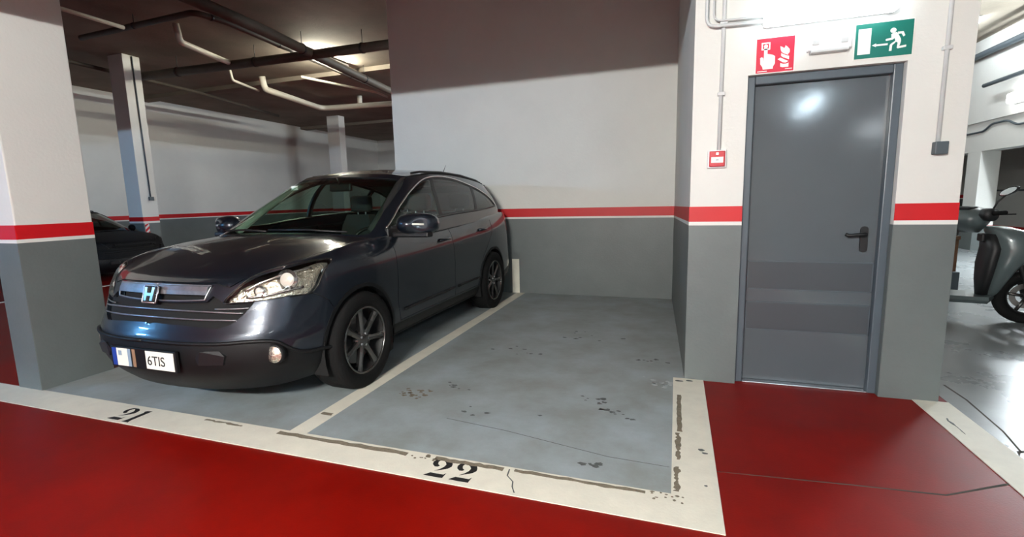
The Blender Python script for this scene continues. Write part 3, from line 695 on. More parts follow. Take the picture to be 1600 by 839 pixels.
def build_car(loc):
    car = empty('car', loc)
    circ_ = lambda r, a0=0, a1=2*math.pi, n=40, cy=WY: [(cy+r*math.cos(a0+(a1-a0)*i/n), WZ+r*math.sin(a0+(a1-a0)*i/n)) for i in range(n+1)]
    def arch(cy, r, u0, u1):
        a = side_uv(GA, circ_(r, R(-14), R(194), 26, cy), u0, u1, .4, 6.5)
        return a+[(a[-1][0], -.2), (a[0][0], -.2)]
    arch_f, ring_f = arch(WY, .385, 6, 11), arch(WY, .412, 6, 11)
    arch_r, ring_r = arch(RY, .385, 12, 16.5), arch(RY, .412, 12, 16.5)
    HL = smooth_poly([(2.47, 5.48), (2.87, 6.26), (3.38, 6.9), (3.98, 7.2), (5.03, 7.08), (6.29, 6.86), (7.14, 6.5), (6.63, 5.84), (5.9, 4.86), (4.95, 5.06), (3.71, 5.3), (2.97, 5.4)], 3)
    GU = [(0, 6.68), (2.0, 6.58), (1.86, 5.62), (0, 5.58)]
    GL = [(0, 5.52), (1.9, 5.56), (2.1, 5.9), (2.47, 5.48), (2.97, 5.4), (3.6, 5.30), (3.4, 4.95), (3.19, 4.64), (2.84, 4.2), (2.43, 4.0), (1.25, 4.24), (0, 4.34)]
    CL = [(0, 3.18), (1.72, 3.08), (2.51, 3.04), (3.53, 3.04), (4.0, 3.0), (4.27, 2.88), (4.55, 2.66), (4.76, 2.42), (5.0, 2.2), (5.28, 2.05), (5.9, 1.9), (6.6, 1.75), (7.2, 1.62), (8, 1.5), (9, 1.35), (10, 1.3), (13.5, 1.3), (15, 1.7), (16.2, 2.2), (17.2, 2.5), (19, 2.6), (19, -.1), (0, -.1)]
    hood_edge = [(0, 6.80), (2.06, 6.70), (2.62, 6.36), (3.30, 7.02), (3.98, 7.34), (5.03, 7.32), (5.9, 7.9), (6.5, 8.7), (7.0, 9.6), (7.2, 10)]
    hood = hood_edge+[(0, 10)]
    bumper_edge = [(2.0, 5.55), (2.47, 5.40), (2.97, 5.32), (3.71, 5.22), (4.95, 4.98), (5.85, 4.78), (6.55, 4.15), (6.9, 3.4)]
    bumper = [(0, 6.80), (2.06, 6.70), (2.0, 5.55)]+bumper_edge[1:]+[(7.4, 1.0), (0, 1.0)]
    d1 = side_uv(GA, [(1.40, 1.02), (1.385, .9), (1.37, .7), (1.36, .5), (1.40, .36)], 8, 12)
    d2 = side_uv(GA, [(2.46, 1.04), (2.455, .9), (2.45, .7), (2.45, .5), (2.45, .36)], 10, 14)
    d3 = side_uv(GA, [(3.55, 1.08), (3.52, .95), (3.40, .85), (3.20, .68), (3.10, .52), (3.06, .36)], 12, 16)
    sill = side_uv(GA, [(1.40, .36), (2.45, .36), (3.06, .36)], 8, 15)
    seams = [('gap', strip(GA, hood_edge, .0035)), ('gap', strip(GA, bumper_edge[4:], .003)), ('gap', strip(GA, d1, .003)), ('gap', strip(GA, d2, .003)), ('gap', strip(GA, d3, .003)), ('gap', strip(GA, sill, .003))]
    fdoor = [(d1[0][0], 10.1)]+d1+d2[::-1]+[(d2[0][0], 10.1)]
    rdoor = [(d2[0][0], 10.1)]+d2+d3[::-1]+[(d3[0][0], 10.1)]
    TL = [(15.9, 5.4), (16.9, 5.2), (17.3, 7.6), (16.4, 7.8), (15.8, 7.2)]
    regs = [('hole', arch_f), ('hole2', arch_r), ('ring_f', ring_f), ('ring_r', ring_r), ('hl', HL), ('gu', GU), ('gl', GL), ('tl', TL), ('clad', CL)]+seams+[('hood', hood), ('bumper', bumper), ('fdoor', fdoor), ('rdoor', rdoor), ('fender', [(0, -.1), (d1[-1][0], -.1)]+d1[::-1]+[(d1[0][0], 10.1), (0, 10.1)])]
    uv, fc = cut_domain(19, 10, 1/6, .2, regs)
    g = lambda k: fc.get(k, [])
    P = M['paint']; C = M['clad']
    panel('bonnet', GA, uv, g('hood'), P, car, .001, .02)
    bump_ = panel('front_bumper', GA, uv, g('bumper'), P, car, 0, .02)
    panel('lower_cladding', GA, uv, g('clad'), C, car, .003, .02)
    gp = panel('panel_gap', GA, uv, g('gap'), M['gap'], car, -.008)
    for sd, nm in (('l', 'left'), ('r', 'right')):
        panel('fender', GA, uv, g('fender'), P, car, 0, .02, sd)
        panel('front_door', GA, uv, g('fdoor'), P, car, 0, .02, sd); panel('rear_door', GA, uv, g('rdoor'), P, car, 0, .02, sd)
        panel('wheel_arch_trim', GA, uv, g('ring_f'), C, car, .004, .05, sd); panel('wheel_arch_trim', GA, uv, g('ring_r'), C, car, .004, .05, sd)
        panel('tail_lamp', GA, uv, g('tl'), M['tail'], car, .004, .02, sd)
    panel('rear_body', GA, uv, g('rest'), P, car, 0, .02)
    gr = panel('upper_grille', GA, uv, g('gu'), M['gap'], car, -.03, 0); panel('lower_grille', GA, uv, g('gl'), M['gap'], car, -.022, 0)
    # grille: framed chrome bar, emblem, thin strips
    bar_uv = [(0, 6.30), (.7, 6.29), (1.4, 6.26), (1.88, 6.22)]
    pts = [Vector((-p.x, p.y, p.z)) for p in on(GA, bar_uv, .004)[::-1][:-1]]+on(GA, bar_uv, .004)
    bm = bmesh.new(); loft(bm, [[p+Vector((0, .014, -.028)), p+Vector((0, -.018, -.024)), p+Vector((0, -.012, 0)), p+Vector((0, .002, .024)), p+Vector((0, .016, .028))] for p in pts]); frombm('chrome_bar', bm, M['chrome_d'], gr, False)
    fr = [(0, 6.64), (1.0, 6.61), (1.97, 6.54), (1.84, 5.68), (1.0, 5.64), (0, 5.63)]
    for s in (1, -1):
        tube('chrome_surround', on(GA, fr[:3], .004, 6, s)+on(GA, [(1.97, 6.54), (1.9, 6.1), (1.84, 5.68)], .004, 4, s)[1:]+on(GA, fr[3:], .004, 6, s)[1:], .0045, M['chrome_d'], gr, 6)
    for l, s0 in (([(0, 5.12), (.8, 5.10), (1.6, 5.04), (2.4, 4.93), (3.2, 4.76)], 0), ([(0, 4.66), (.8, 4.64), (1.6, 4.58), (2.4, 4.5), (3.0, 4.40)], 0)):
        pp = on(GA, l, .0); tube('chrome_strip', [Vector((-p.x, p.y, p.z)) for p in pp[::-1][:-1]]+pp, .005, M['chrome_d'], gr, 6)
    for s in (1, -1): tube('chrome_strip', on(GA, [(2.2, 5.14), (2.8, 5.08), (3.4, 5.0)], .0, 6, s), .004, M['chrome_d'], gr, 6)
    # emblem: framed letter shape
    em_ = empty('emblem', (0, float(surf(GA, [0], [6.15])[0][1])-.045, .805)); em_.parent = car; em_.rotation_euler = (R(-18), 0, 0); em_['label'] = 'chrome letter emblem on the grille'
    fm = lambda a, b, d: Vector((a, d+b*.10, b))
    tri = lambda q: [(a*.058, b*.052) for a, b in q]
    rr_ = [(.92, -.98), (1.0, -.85), (1.0, .85), (.88, 1.0), (-.88, 1.0), (-1.0, .85), (-1.0, -.85), (-.92, -.98)]
    poly('emblem_back', tri(rr_), lambda a, b, d: Vector((a, .012+d, b)), .008, M['gap'], em_)
    tube('emblem_ring', [Vector((a, .006, b)) for a, b in tri(rr_)+[tri(rr_)[0]]], .005, M['chrome'], em_, 6)
    poly('emblem_letter', [tri([(-.72, .8), (-.36, .8), (-.30, .12), (.30, .12), (.36, .8), (.72, .8), (.60, -.78), (.26, -.78), (.29, -.22), (-.29, -.22), (-.26, -.78), (-.60, -.78)])], lambda a, b, d: Vector((a, -.004+d, b)), .014, M['chrome'], em_)
    # headlamps
    hp = float(surf(GA, [4.], [6.])[0][0])
    for sd, s in (('l', 1), ('r', -1)):
        hl = panel('headlamp', GA, uv, g('hl'), M['lampchrome'], car, -.055, 0, sd, 'headlamp with warm chrome reflector')
        panel('lamp_lens', GA, uv, g('hl'), M['lens'], hl, .002, .0, sd)
        tube('lamp_edge', [q for q in on(GA, HL+[HL[0]], .0, 1, s)], .0035, M['blackp'], hl, 6)
        for (u_, v_, r_) in ((5.0, 6.1, .062), (3.72, 5.92, .034)):
            c0 = on(GA, [(u_, v_), (u_, v_)], -.035, 1, s)[0]; n0 = Vector(snorm(GA, [u_], [v_])[0]); n0.x *= s; n0 = (n0*.5+Vector((0, -1, 0))).normalized()
            tube('projector_ring', [c0-n0*.03, c0-n0*.005, c0+n0*.012], [r_*.7, r_, r_*1.05], M['chrome'], hl, 20)
            tube('projector_lens', [c0+n0*.002, c0+n0*.014, c0+n0*.022, c0+n0*.025], [r_*.8, r_*.7, r_*.42, .002], M['lampbulb'], hl, 16)
        a_ = on(GA, [(3.1, 6.1), (3.9, 6.55), (5.0, 6.6), (6.2, 6.4)], -.03, 5, s); tube('reflector_fin', a_, .007, M['chrome'], hl, 6)
        a_ = on(GA, [(3.2, 5.65), (4.2, 5.5), (5.6, 5.3)], -.03, 5, s); tube('reflector_fin', a_, .008, M['chrome'], hl, 6)
        # fog lamp
        c0 = on(GA, [(4.26, 2.18), (4.26, 2.18)], .0, 1, s)[0]; n0 = Vector((s*.18, -1, 0)).normalized()
        fg = tube('fog_lamp', [c0-n0*.03, c0+n0*.016, c0+n0*.018], [.062, .062, .056], M['clad'], car, 24); fg['label'] = 'round clear fog lamp'
        tube('fog_reflector', [c0+n0*.012, c0+n0*.02, c0+n0*.028], [.054, .050, .002], M['lampchrome'], fg, 20)
        tube('bumper_ledge', on(GA, [(0, 3.06), (1.72, 2.98), (2.51, 2.95), (3.53, 2.95), (4.27, 2.78), (4.76, 2.32), (5.28, 1.96), (6.1, 1.82), (6.8, 1.70)], .006, 6, s), .012, M['clad'], car, 8)
        # tow cover recess
        poly('tow_cover', [(s*a, b) for a, b in [(.36, .445), (.40, .485), (.50, .485), (.54, .455), (.52, .40), (.38, .40)]], lambda a, b, d: Vector((a, (.012 if abs(a) < .45 else .055)+d, b)), .03, M['blackp'], car)
    # plate
    pl = empty('number_plate', (0, -.038, .425)); pl.parent = car; pl['label'] = 'white number plate with blue band and blanked middle'
    bx = lambda nm, x0, x1, z0, z1, m, y=-.004: box(nm, x0, x1, y, .0, z0, z1, m, pl)
    box('plate_holder', -.275, .275, -.002, .02, -.065, .065, M['clad'], pl, .004)
    bx('blue_band', -.26, -.22, -.055, .055, M['plate_b']); bx('plate_field', -.22, -.155, -.055, .055, M['plate_w'])
    bx('plate_field', -.125, -.10, -.055, .055, M['grey_soft']); bx('plate_field', -.155, -.125, -.055, .055, M['plate_w'])
    bx('plate_field', -.085, -.06, -.055, .055, M['brown_soft']); bx('plate_field', .03, .26, -.055, .055, M['plate_w'])
    bx('plate_smudge', -.205, -.175, .01, .04, M['grey_soft'], -.0045)
    for nm, sx, tx in (('plate_characters', .085, '6TIS'),):
        me = text_mesh(tx, .082, .0006); o = link(nm, me, M['ink'], pl); o.rotation_euler = (math.pi/2, 0, 0); o.location = (.042, -.0055, -.03); o.scale = (1.0, 1.0, 1)
    # greenhouse
    WS = [(0, .14), (3.2, .14), (3.75, .28), (3.86, .6), (3.84, 2.0), (3.74, 3.35), (3.5, 3.66), (0, 3.74)]
    DLO = smooth_poly([(4.76, .68), (4.83, 1.78), (5.3, 2.82), (6.01, 3.42), (6.71, 3.66), (7.87, 3.70), (8.92, 3.52), (10.11, 2.98), (10.95, 2.1), (11.35, 1.25), (10.6, 1.02), (9.2, 1.02), (7.7, 1.0), (6.05, .78), (5.2, .70)], 3)
    bp_ = [(7.0, 3.8), (7.08, 3.0), (7.56, .8)]; cp_ = [(9.75, 3.6), (9.6, 2.2), (9.45, .8)]
    RW = [(13.0, .45), (15, .4), (15, 3.3), (13.1, 3.2)]
    inset = lambda pg, k: [((a-np.mean([q[0] for q in pg]))*k+np.mean([q[0] for q in pg]), (b-np.mean([q[1] for q in pg]))*(k-.03)+np.mean([q[1] for q in pg])) for a, b in pg]
    quarter = [(4.5, .3), (5.45, .3), (5.50, .9), (5.40, 1.4), (5.2, 2.0), (4.9, 2.2), (4.5, 1.6)]
    DG = inset(DLO, .965)
    regs = [('ws', WS), ('rw', RW), ('pB', strip(GC, bp_, .028)), ('pC', strip(GC, cp_, .03)), ('glass_r', None), ('win', DG), ('frame', DLO)]
    regs = [r for r in regs if r[1]]
    uv, fc = cut_domain(15, 4, 1/6, .125, regs)
    def split(fs, lim, lo):  # faces by mean u
        return [f for f in fs if lo <= np.mean([uv[i][0] for i in f]) < lim]
    ubnd = lambda v: np.interp(v, [.8, 3.0, 3.8], [7.56, 7.08, 7.0])
    wf = [f for f in fc.get('win', []) if np.mean([uv[i][0] for i in f]) < ubnd(np.mean([uv[i][1] for i in f]))]
    wrr = [f for f in fc.get('win', []) if f not in wf]; wq = [f for f in wrr if np.mean([uv[i][0] for i in f]) > 9.5]; wm = [f for f in wrr if f not in wq]
    pillars = [f for f in fc.get('pB', [])+fc.get('pC', []) if inside((np.mean([uv[i][0] for i in f]), np.mean([uv[i][1] for i in f])), DLO)]
    rest = fc.get('rest', [])+[f for f in fc.get('pB', [])+fc.get('pC', []) if f not in pillars]
    panel('cabin_shell', GC, uv, rest, P, car, .0, .02)
    panel('windscreen', GC, uv, fc['ws'], M['glass'], car, -.003); panel('rear_window', GC, uv, fc['rw'], M['glass_d'], car, -.003)
    for sd, s in (('l', 1), ('r', -1)):
        panel('window_frame', GC, uv, fc['frame']+pillars, M['blackp'], car, -.001, .02, sd)
        panel('side_window', GC, uv, wf, M['glass'], car, -.004, 0, sd); panel('side_window', GC, uv, wm, M['glass_d'], car, -.004, 0, sd); panel('side_window', GC, uv, wq, M['glass_d'], car, -.004, 0, sd)
        tr_ = on(GC, [(4.72, .60), (4.80, 1.2), (4.83, 1.80), (5.02, 2.35), (5.3, 2.86), (6.01, 3.47), (6.71, 3.71), (7.87, 3.76), (8.92, 3.58), (10.11, 3.05), (10.98, 2.15), (11.4, 1.25)], .004, 5, s)
        tube('chrome_window_trim', tr_, .0075, M['chrome'], car, 8)
        tube('belt_moulding', on(GC, [(5.0, .62), (6.05, .70), (7.7, .92), (9.2, .95), (11.3, 1.1)], .004, 6, s), .008, M['blackp'], car, 8)
        tube('roof_gutter', on(GC, [(4.3, 3.7), (4.6, 3.93), (5.5, 3.97), (8, 3.97), (11.5, 3.97)], .0, 6, s), .006, M['gap'], car, 6)
    # roof skin
    fr_ = [on(GC, [(k*.5, 4.0), (k*.5, 4.0)], 0, 1)[0] for k in range(31)]
    bm = bmesh.new(); NX, NY = 10, 26
    ys = np.linspace(0, 1, NY+1); edge = np.array([tuple(p) for p in fr_])
    side_ = edge[8:27]; grid = []
    for j, t in enumerate(ys):
        # front header arc blends to the rear arc
        e = cr(side_, np.array([t*(len(side_)-1)]))[0]
        yc = edge[0][1]+(edge[-1][1]-edge[0][1])*t
        zc = np.interp(yc, [1.93, 2.05, 2.2, 2.4, 2.7, 3.1, 3.5, 3.9, 4.18], [1.592, 1.617, 1.638, 1.655, 1.667, 1.665, 1.645, 1.60, 1.522])
        row = []
        for i in range(-NX, NX+1):
            a = abs(i)/NX; k = a**2.4
            if t == 0:
                q = cr(edge[:9], np.array([a*8.]))[0]; x, y, z = q
            elif t == 1:
                q = cr(edge[26:][::-1], np.array([a*(len(edge[26:])-1.)]))[0]; x, y, z = q
            else: x = a*e[0]; y = yc+(e[1]-yc)*k; z = zc+(e[2]-zc)*k
            row.append(bm.verts.new((x*(1 if i >= 0 else -1), y, z)))
        grid.append(row)
    for a, b in zip(grid, grid[1:]):
        for i in range(2*NX): bm.faces.new((a[i], a[i+1], b[i+1], b[i]))
    rf = frombm('roof', bm, P, car, True)
    for s in (1, -1):
        tube('roof_rail', [Vector((s*x, y, z)) for x, y, z in ((.575, 2.2, 1.592), (.585, 2.35, 1.612), (.59, 2.8, 1.626), (.585, 3.3, 1.614), (.57, 3.8, 1.572), (.56, 3.95, 1.545))], .011, M['blackp'], rf, 8)
    tube('antenna', [(0, 3.95, 1.59), (.0, 4.02, 1.68), (0, 4.12, 1.80)], [.012, .006, .003], M['blackp'], rf, 6)
    box('spoiler', -.5, .5, 4.12, 4.30, 1.50, 1.53, P, rf, .012)
    # mirrors
    for s in (1, -1):
        mr = empty('side_mirror', (s*.865, 1.50, 1.055)); mr.parent = car
        bm = bmesh.new(); rings = []
        for t, wx, wz, y in ((0, .02, .02, -.075), (.15, .105, .058, -.062), (.45, .148, .08, -.03), (.8, .16, .088, .02), (1, .16, .088, .055)):
            rings.append([(s*(.15+wx*np.sign(math.cos(q))*abs(math.cos(q))**.7+.0), y+(-.02 if False else 0)+.035*math.cos(q), .085+wz*np.sign(math.sin(q))*abs(math.sin(q))**.75) for q in [2*math.pi*i/20 for i in range(20)]])
        loft(bm, rings); frombm('mirror_housing', bm, P, mr, True)
        box('mirror_foot', min(s*-.06, s*.27), max(s*-.06, s*.27), -.045, .05, -.02, .022, M['blackp'], mr, .012)
        bm = bmesh.new(); loft(bm, [[(s*(.15+.142*math.cos(q)), .066+.033*math.cos(q), .085+.072*math.sin(q)) for q in [2*math.pi*i/20 for i in range(20)]], [(s*(.15+.142*math.cos(q)), .07+.033*math.cos(q), .085+.072*math.sin(q)) for q in [2*math.pi*i/20 for i in range(20)]]]); frombm('mirror_glass', bm, M['mirror'], mr, False)
        tube('indicator_strip', [(s*.10, -.074, .09), (s*.17, -.062, .088), (s*.235, -.035, .085)], .009, M['plate_w'], mr, 6)
        box('sail_panel', min(s*-.09, s*-.055), max(s*-.09, s*-.055), -.10, .06, -.02, .06, M['blackp'], mr, .008)
        # handles
        for y in (2.28, 3.25):
            zz = .95 if y < 3 else .985; u_ = side_uv(GA, [(y, zz)], 9, 16)[0]; c0 = on(GA, [u_, u_], 0, 1, s)[0]
            hdl = tube('door_handle', [c0+Vector((0, -.10, 0)), c0+Vector((s*.035, -.07, .0)), c0+Vector((s*.04, .05, .002)), c0+Vector((0, .085, .0))], .013, P, car, 8)
        tube('door_moulding', on(GA, side_uv(GA, [(1.45, .44), (2.42, .445)], 8, 14), .006, 8, s), .012, C, car, 6)
        tube('door_moulding', on(GA, side_uv(GA, [(2.50, .445), (3.05, .45)], 10, 15), .006, 8, s), .012, C, car, 6)
        poly('mud_flap', [(WY+.38, .16), (WY+.40, .42), (WY+.34, .50), (WY+.33, .15)], lambda a, b, d, s=s: Vector((s*(.72+d), a, b)), .16, C, car)
    # wheels, liners, underbody
    build_wheel(car, .895, WY, 1, 'front left alloy wheel'); build_wheel(car, -.895, WY, -1, 'front right wheel')
    build_wheel(car, .895, RY, 1, 'rear left wheel'); build_wheel(car, -.895, RY, -1, 'rear right wheel')
    for cy in (WY, RY):
        for s in (1, -1):
            bm = bmesh.new(); n = 20; A_ = []
            for x in (.56, .885):
                A_.append([bm.verts.new((s*x, cy+.405*math.cos(t), WZ+.405*math.sin(t))) for t in [R(-20)+R(220)*i/n for i in range(n+1)]])
            for i in range(n): bm.faces.new((A_[0][i], A_[0][i+1], A_[1][i+1], A_[1][i]))
            bm.faces.new(A_[0]); frombm('arch_liner', bm, M['gap'], car)
    bm = bmesh.new(); bbox(bm, -.55, .55, .25, 4.2, .20, .30); bbox(bm, -.82, .82, WY+.45, RY-.45, .24, .34); bbox(bm, -.5, .5, .2, .9, .25, .6); frombm('underbody', bm, M['gap'], car)
    # cabin interior
    box('cabin_floor', -.74, .74, 1.05, 4.2, .34, .42, M['cabin'], car); box('firewall', -.78, .78, 1.02, 1.08, .3, 1.04, M['cabin'], car)
    bm = bmesh.new(); loft(bm, [[(x, 1.10, .98-.0), (x, 1.25, 1.055), (x, 1.55, 1.03), (x, 1.62, .92), (x, 1.55, .70), (x, 1.1, .70)] for x in (-.74, -.4, 0, .4, .74)]); frombm('dashboard', bm, M['cabin'], car, False)
    sw = empty('steering_wheel', (.37, 1.72, .93)); sw.parent = car; sw.rotation_euler = (R(62), 0, 0)
    bm = bmesh.new(); tube_bm(bm, [(.185*math.cos(t), .185*math.sin(t), 0) for t in [2*math.pi*i/28 for i in range(29)]], .015, 8, False); frombm('wheel_rim', bm, M['blackp'], sw, True)
    box('wheel_boss', -.16, .16, -.05, .04, -.02, .02, M['blackp'], sw, .015)
    for x, y, nm in ((.37, 2.05, 'front_seat'), (-.37, 2.05, 'front_seat'), (.40, 3.0, 'rear_seat'), (-.40, 3.0, 'rear_seat')):
        st = empty(nm, (x, y, .42)); st.parent = car
        box('seat_cushion', -.25, .25, 0, .52, .0, .22, M['seat'], st, .05, 3)
        bm = bmesh.new(); loft(bm, [[(sx*.24*k, yy+dy, zz) for sx, dy in ((-1, .0), (-.8, -.07), (.8, -.07), (1, 0), (.8, .07), (-.8, .07))] for yy, zz, k in ((.50, .16, 1), (.54, .4, 1.05), (.60, .65, .95), (.64, .77, .75))]); frombm('seat_back', bm, M['seat'], st, False)
        hr = box('head_rest', -.13, .13, .60, .70, .80, .98, M['seat'], st, .04, 3)
        for sx in (-.05, .05): tube('post', [(sx, .65, .74), (sx, .65, .82)], .008, M['chrome_d'], hr, 6)
    rm = empty('rear_view_mirror', (0, 1.90, 1.47)); rm.parent = car
    box('mirror_shell', -.12, .12, -.03, .015, -.04, .035, M['blackp'], rm, .015, 3); tube('mirror_stem', [(0, -.02, .02), (0, -.06, .09)], .01, M['blackp'], rm, 6)
    tube('pillar_trim', [(-.70, 1.33, 1.09), (-.655, 1.62, 1.28), (-.60, 1.92, 1.46), (-.56, 2.08, 1.53)], .035, M['trim_pale'], car, 8)
    tube('pillar_trim', [(.70, 1.33, 1.09), (.655, 1.62, 1.28), (.60, 1.92, 1.46), (.56, 2.08, 1.53)], .035, M['cabin'], car, 8)
    box('headliner', -.52, .52, 2.05, 4.0, 1.52, 1.54, M['cabin'], car)
    for x0, x1 in ((.62, -.05), (-.05, -.60)):
        q = on(GC, [(max(0, abs(x0)*4.2), .16), (max(0, abs(x0)*4.2), .16)], .02, 1, 1 if x0 > 0 else -1)[0]
        q2 = on(GC, [(abs(x1)*4.2, .26), (abs(x1)*4.2, .26)], .014, 1, 1 if x1 > 0 else -1)[0]
        tube('wiper', [q, (q+q2)/2+Vector((0, -.01, .01)), q2], .008, M['blackp'], car, 6)
    box('sticker', -.50, -.42, 0, .002, 0, .04, M['plate_w'], car).location = (0, 1.80, 1.455)
    return car

CX, CY = -3.0, 1.95
main_car = build_car((CX, CY, 0)); tag(main_car, 'dark slate blue suv parked nose out in bay 21', 'car')

# ------------------------------------------------------------------ second car in the dark
bc = copy_tree(main_car, None, {M['paint']: M['paint_black'], M['chrome']: M['paint_black'], M['chrome_d']: M['paint_black'], M['glass']: M['glass_d'], M['trim_pale']: M['cabin'], M['lampchrome']: M['paint_black'], M['lampbulb']: M['paint_black'], M['lens']: M['paint_black'], M['alloy']: M['paint_black']})  # lamps, chrome and wheels coloured black to stand in for shade
bc.location = (-9.6, 6.3, 0); bc.rotation_euler = (0, 0, math.pi/2); bc.scale = (.88, .9, .80)
tag(bc, 'black car in shadow between the left pillar and the blue suv', 'car')
for ch in list(bc.children):
    if ch.name.split('.')[0] in ('number_plate', 'emblem', 'antenna'):
        for g_ in list(ch.children): bpy.data.objects.remove(g_)
        bpy.data.objects.remove(ch)

# ------------------------------------------------------------------ scooter
def build_scooter(loc, rz):
    """local: x forward, z up, front axle above the origin"""
    s = empty('motor_scooter', loc, rz); tag(s, 'grey green motor scooter parked behind the closet corner', 'scooter')
    def ring(x, z, rx, ry, tilt=0, n=20, p=.8):
        return [(x+rx*np.sign(math.cos(q))*abs(math.cos(q))**p, ry*np.sign(math.sin(q))*abs(math.sin(q))**p, z+tilt*math.cos(q)*rx) for q in [2*math.pi*i/n for i in range(n)]]
    def wheel(x, r):
        w = empty('wheel', (x, 0, r)); w.parent = s
        def lz(prof, n): 
            bm = bmesh.new(); lathe(bm, prof, n, closed=True)
            bmesh.ops.rotate(bm, verts=bm.verts[:], cent=(0, 0, 0), matrix=Matrix.Rotation(math.pi/2, 3, 'Z')); return bm
        frombm('tyre', lz([(.035, r*.62), (.055, r*.74), (.058, r*.86), (.04, r*.96), (0, r), (-.04, r*.96), (-.058, r*.86), (-.055, r*.74), (-.035, r*.62)], 40), M['rubber'], w, True)
        frombm('rim', lz([(.035, r*.66), (.03, r*.58), (-.03, r*.58), (-.035, r*.66)], 36), M['scoot_d'], w, True)
        frombm('brake_disc', lz([(.045, r*.28), (.045, r*.46), (.041, r*.46), (.041, r*.28)], 30), M['disc'], w)
        tube('hub', [(0, -.05, 0), (0, .05, 0)], .04, M['scoot_d'], w, 12)
        for k in range(5):
            t = 2*math.pi*k/5+.3; tube('spoke', [(.03*math.cos(t), 0, .03*math.sin(t)), (r*.6*math.cos(t+.15), 0, r*.6*math.sin(t+.15))], .016, M['alloy'], w, 6)
    wheel(0, .265); wheel(-1.32, .265)
    bm = bmesh.new(); A_ = []
    for y in (-.06, 0, .06):
        A_.append([bm.verts.new((.30*math.cos(t), y, .265+(.30+(.015 if y == 0 else 0))*math.sin(t))) for t in [R(20)+R(150)*i/14 for i in range(15)]])
    for a, b in zip(A_, A_[1:]):
        for i in range(14): bm.faces.new((a[i], a[i+1], b[i+1], b[i]))
    bmesh.ops.solidify(bm, geom=bm.faces[:], thickness=.006); frombm('front_fender', bm, M['scoot_d'], s, True)
    for sy in (-.075, .075): tube('fork_leg', [(0, sy, .265), (-.10, sy, .58), (-.17, sy*.8, .74)], .022, M['scoot_d'], s, 10)
    # front apron: narrow at the foot, broad at the lamp
    bm = bmesh.new()
    loft(bm, [ring(-.27, .25, .03, .03), ring(-.265, .30, .05, .07), ring(-.245, .42, .075, .13), ring(-.215, .55, .105, .18), ring(-.17, .66, .145, .205), ring(-.15, .74, .165, .21), ring(-.165, .83, .165, .20), ring(-.22, .91, .14, .17), ring(-.29, .95, .08, .11)])
    ap = frombm('front_apron', bm, M['scoot'], s, True)
    tube('headlamp', [(-.05, 0, .76), (-.005, 0, .765), (.0, 0, .765)], [.075, .07, .01], M['lens'], ap, 20)
    tube('headlamp_bowl', [(-.07, 0, .76), (-.02, 0, .765)], [.05, .066], M['chrome'], ap, 16)
    for sy in (-1, 1): tube('indicator', [(-.13, sy*.185, .70), (-.09, sy*.19, .71), (-.06, sy*.17, .715)], [.012, .02, .006], M['amber'], ap, 8)
    # black inner leg shield and knee box
    bm = bmesh.new(); loft(bm, [ring(-.34, .27, .045, .06), ring(-.34, .42, .05, .14), ring(-.33, .58, .06, .175), ring(-.31, .74, .06, .18), ring(-.33, .88, .05, .13)]); frombm('leg_shield', bm, M['scoot_d'], s, True)
    box('glove_lid', -.40, -.37, -.07, .07, .80, .88, M['scoot_d'], s, .012)
    # headset
    hs = empty('headset', (-.49, 0, 1.02), R(38)); hs.parent = s
    bm = bmesh.new(); loft(bm, [ring(.02, -.13, .06, .07), ring(.0, -.06, .13, .13, .1), ring(-.01, .01, .17, .17, .15), ring(-.02, .07, .14, .15, .2), ring(-.03, .11, .07, .10, .2)]); frombm('headset_cover', bm, M['scoot'], hs, True)
    box('display', -.10, .02, -.07, .07, .09, .13, M['scoot_d'], hs, .02)
    for sy in (-1, 1):
        tube('handlebar', [(0, sy*.10, .03), (-.01, sy*.20, .055), (-.05, sy*.26, .065)], .013, M['scoot_d'], hs, 8)
        tube('grip', [(-.04, sy*.24, .064), (-.075, sy*.36, .075)], .020, M['rubber'], hs, 10)
        bm = bmesh.new(); loft(bm, [[(-.015+.07*math.cos(q), sy*.19+dy*sy, .05+.062*math.sin(q)) for q in [2*math.pi*i/12 for i in range(12)]] for dy in (-.045, .03)]); frombm('switch_pod', bm, M['scoot_d'], hs, True)
        tube('brake_lever', [(.03, sy*.21, .05), (.045, sy*.29, .055), (.01, sy*.38, .06)], .007, M['scoot_d'], hs, 6)
        tube('mirror_stem', [(0, sy*.19, .08), (.015, sy*.22, .17), (.045, sy*.26, .235)], .008, M['scoot_d'], hs, 6)
        bm = bmesh.new(); loft(bm, [[(.05+dx, sy*.28+.075*math.cos(q), .27+.035*math.sin(q)+.03*math.cos(q)*sy) for q in [2*math.pi*i/16 for i in range(16)]] for dx in (-.012, .0, .015)]); mm = frombm('mirror', bm, M['scoot_d'], hs, True)
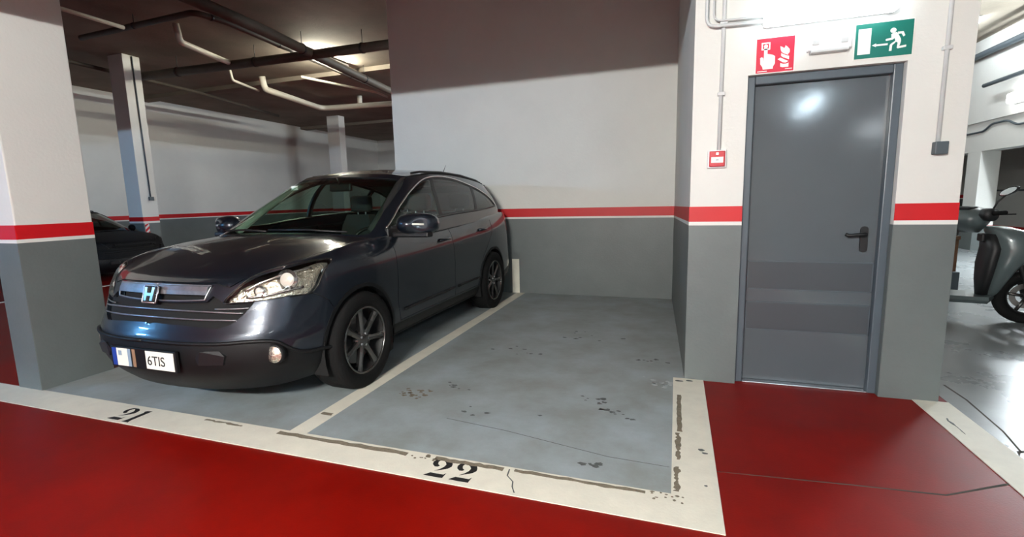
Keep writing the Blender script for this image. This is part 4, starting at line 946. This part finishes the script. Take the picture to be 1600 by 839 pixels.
        bm = bmesh.new(); loft(bm, [[(.05+dx, sy*.28+.066*math.cos(q), .27+.028*math.sin(q)+.028*math.cos(q)*sy) for q in [2*math.pi*i/16 for i in range(16)]] for dx in (-.0145, -.012)]); frombm('mirror_glass', bm, M['mirror'], mm)
    # floorboard, body, seat
    bm = bmesh.new(); loft(bm, [[(x, y, z) for y, z in ((-.16, .20), (.16, .20), (.20, .235), (.18, .27), (-.18, .27), (-.20, .235))] for x in (-.80, -.55, -.33)] + [[(-.26, y, z) for y, z in ((-.05, .23), (.05, .23), (.07, .25), (.05, .27), (-.05, .27), (-.07, .25))]]); frombm('floorboard', bm, M['scoot'], s)
    bm = bmesh.new(); loft(bm, [[(x, w*np.sign(math.cos(q))*abs(math.cos(q))**.8, zc+h*np.sign(math.sin(q))*abs(math.sin(q))**.8) for q in [2*math.pi*i/20 for i in range(20)]] for x, w, zc, h in ((-.76, .12, .42, .20), (-.85, .17, .47, .25), (-1.1, .19, .54, .22), (-1.4, .16, .62, .15), (-1.62, .08, .68, .07))]); frombm('rear_body', bm, M['scoot'], s, True)
    bm = bmesh.new(); loft(bm, [[(x, w*math.cos(q), zc+.055*np.sign(math.sin(q))*abs(math.sin(q))**.7) for q in [2*math.pi*i/16 for i in range(16)]] for x, w, zc in ((-.74, .10, .745), (-.82, .14, .765), (-1.1, .16, .775), (-1.35, .15, .80), (-1.55, .10, .81))]); frombm('saddle', bm, M['scoot_d'], s, True)
    box('swing_arm', -1.34, -.8, -.12, -.07, .22, .32, M['scoot_d'], s, .02)
    tube('centre_stand', [(-.78, -.12, .22), (-.70, -.16, .012), (-.62, -.16, .012)], .014, M['scoot_d'], s, 6)
    return s
build_scooter((3.26, 5.95, 0), R(-10))
cb = empty('cardboard_box', (2.95, 7.6, 0), R(8)); tag(cb, 'brown box standing behind the scooter', 'box')
bm = bmesh.new(); bbox(bm, -.35, .35, -.25, .25, .30, .74, .004); frombm('box_body', bm, M['card'], cb)
box('box_lid', -.36, .36, -.26, .26, .70, .745, M['card'], cb, .004)
box('pallet', -.38, .38, -.28, .28, 0, .30, M['boxgrey'], cb, .01)
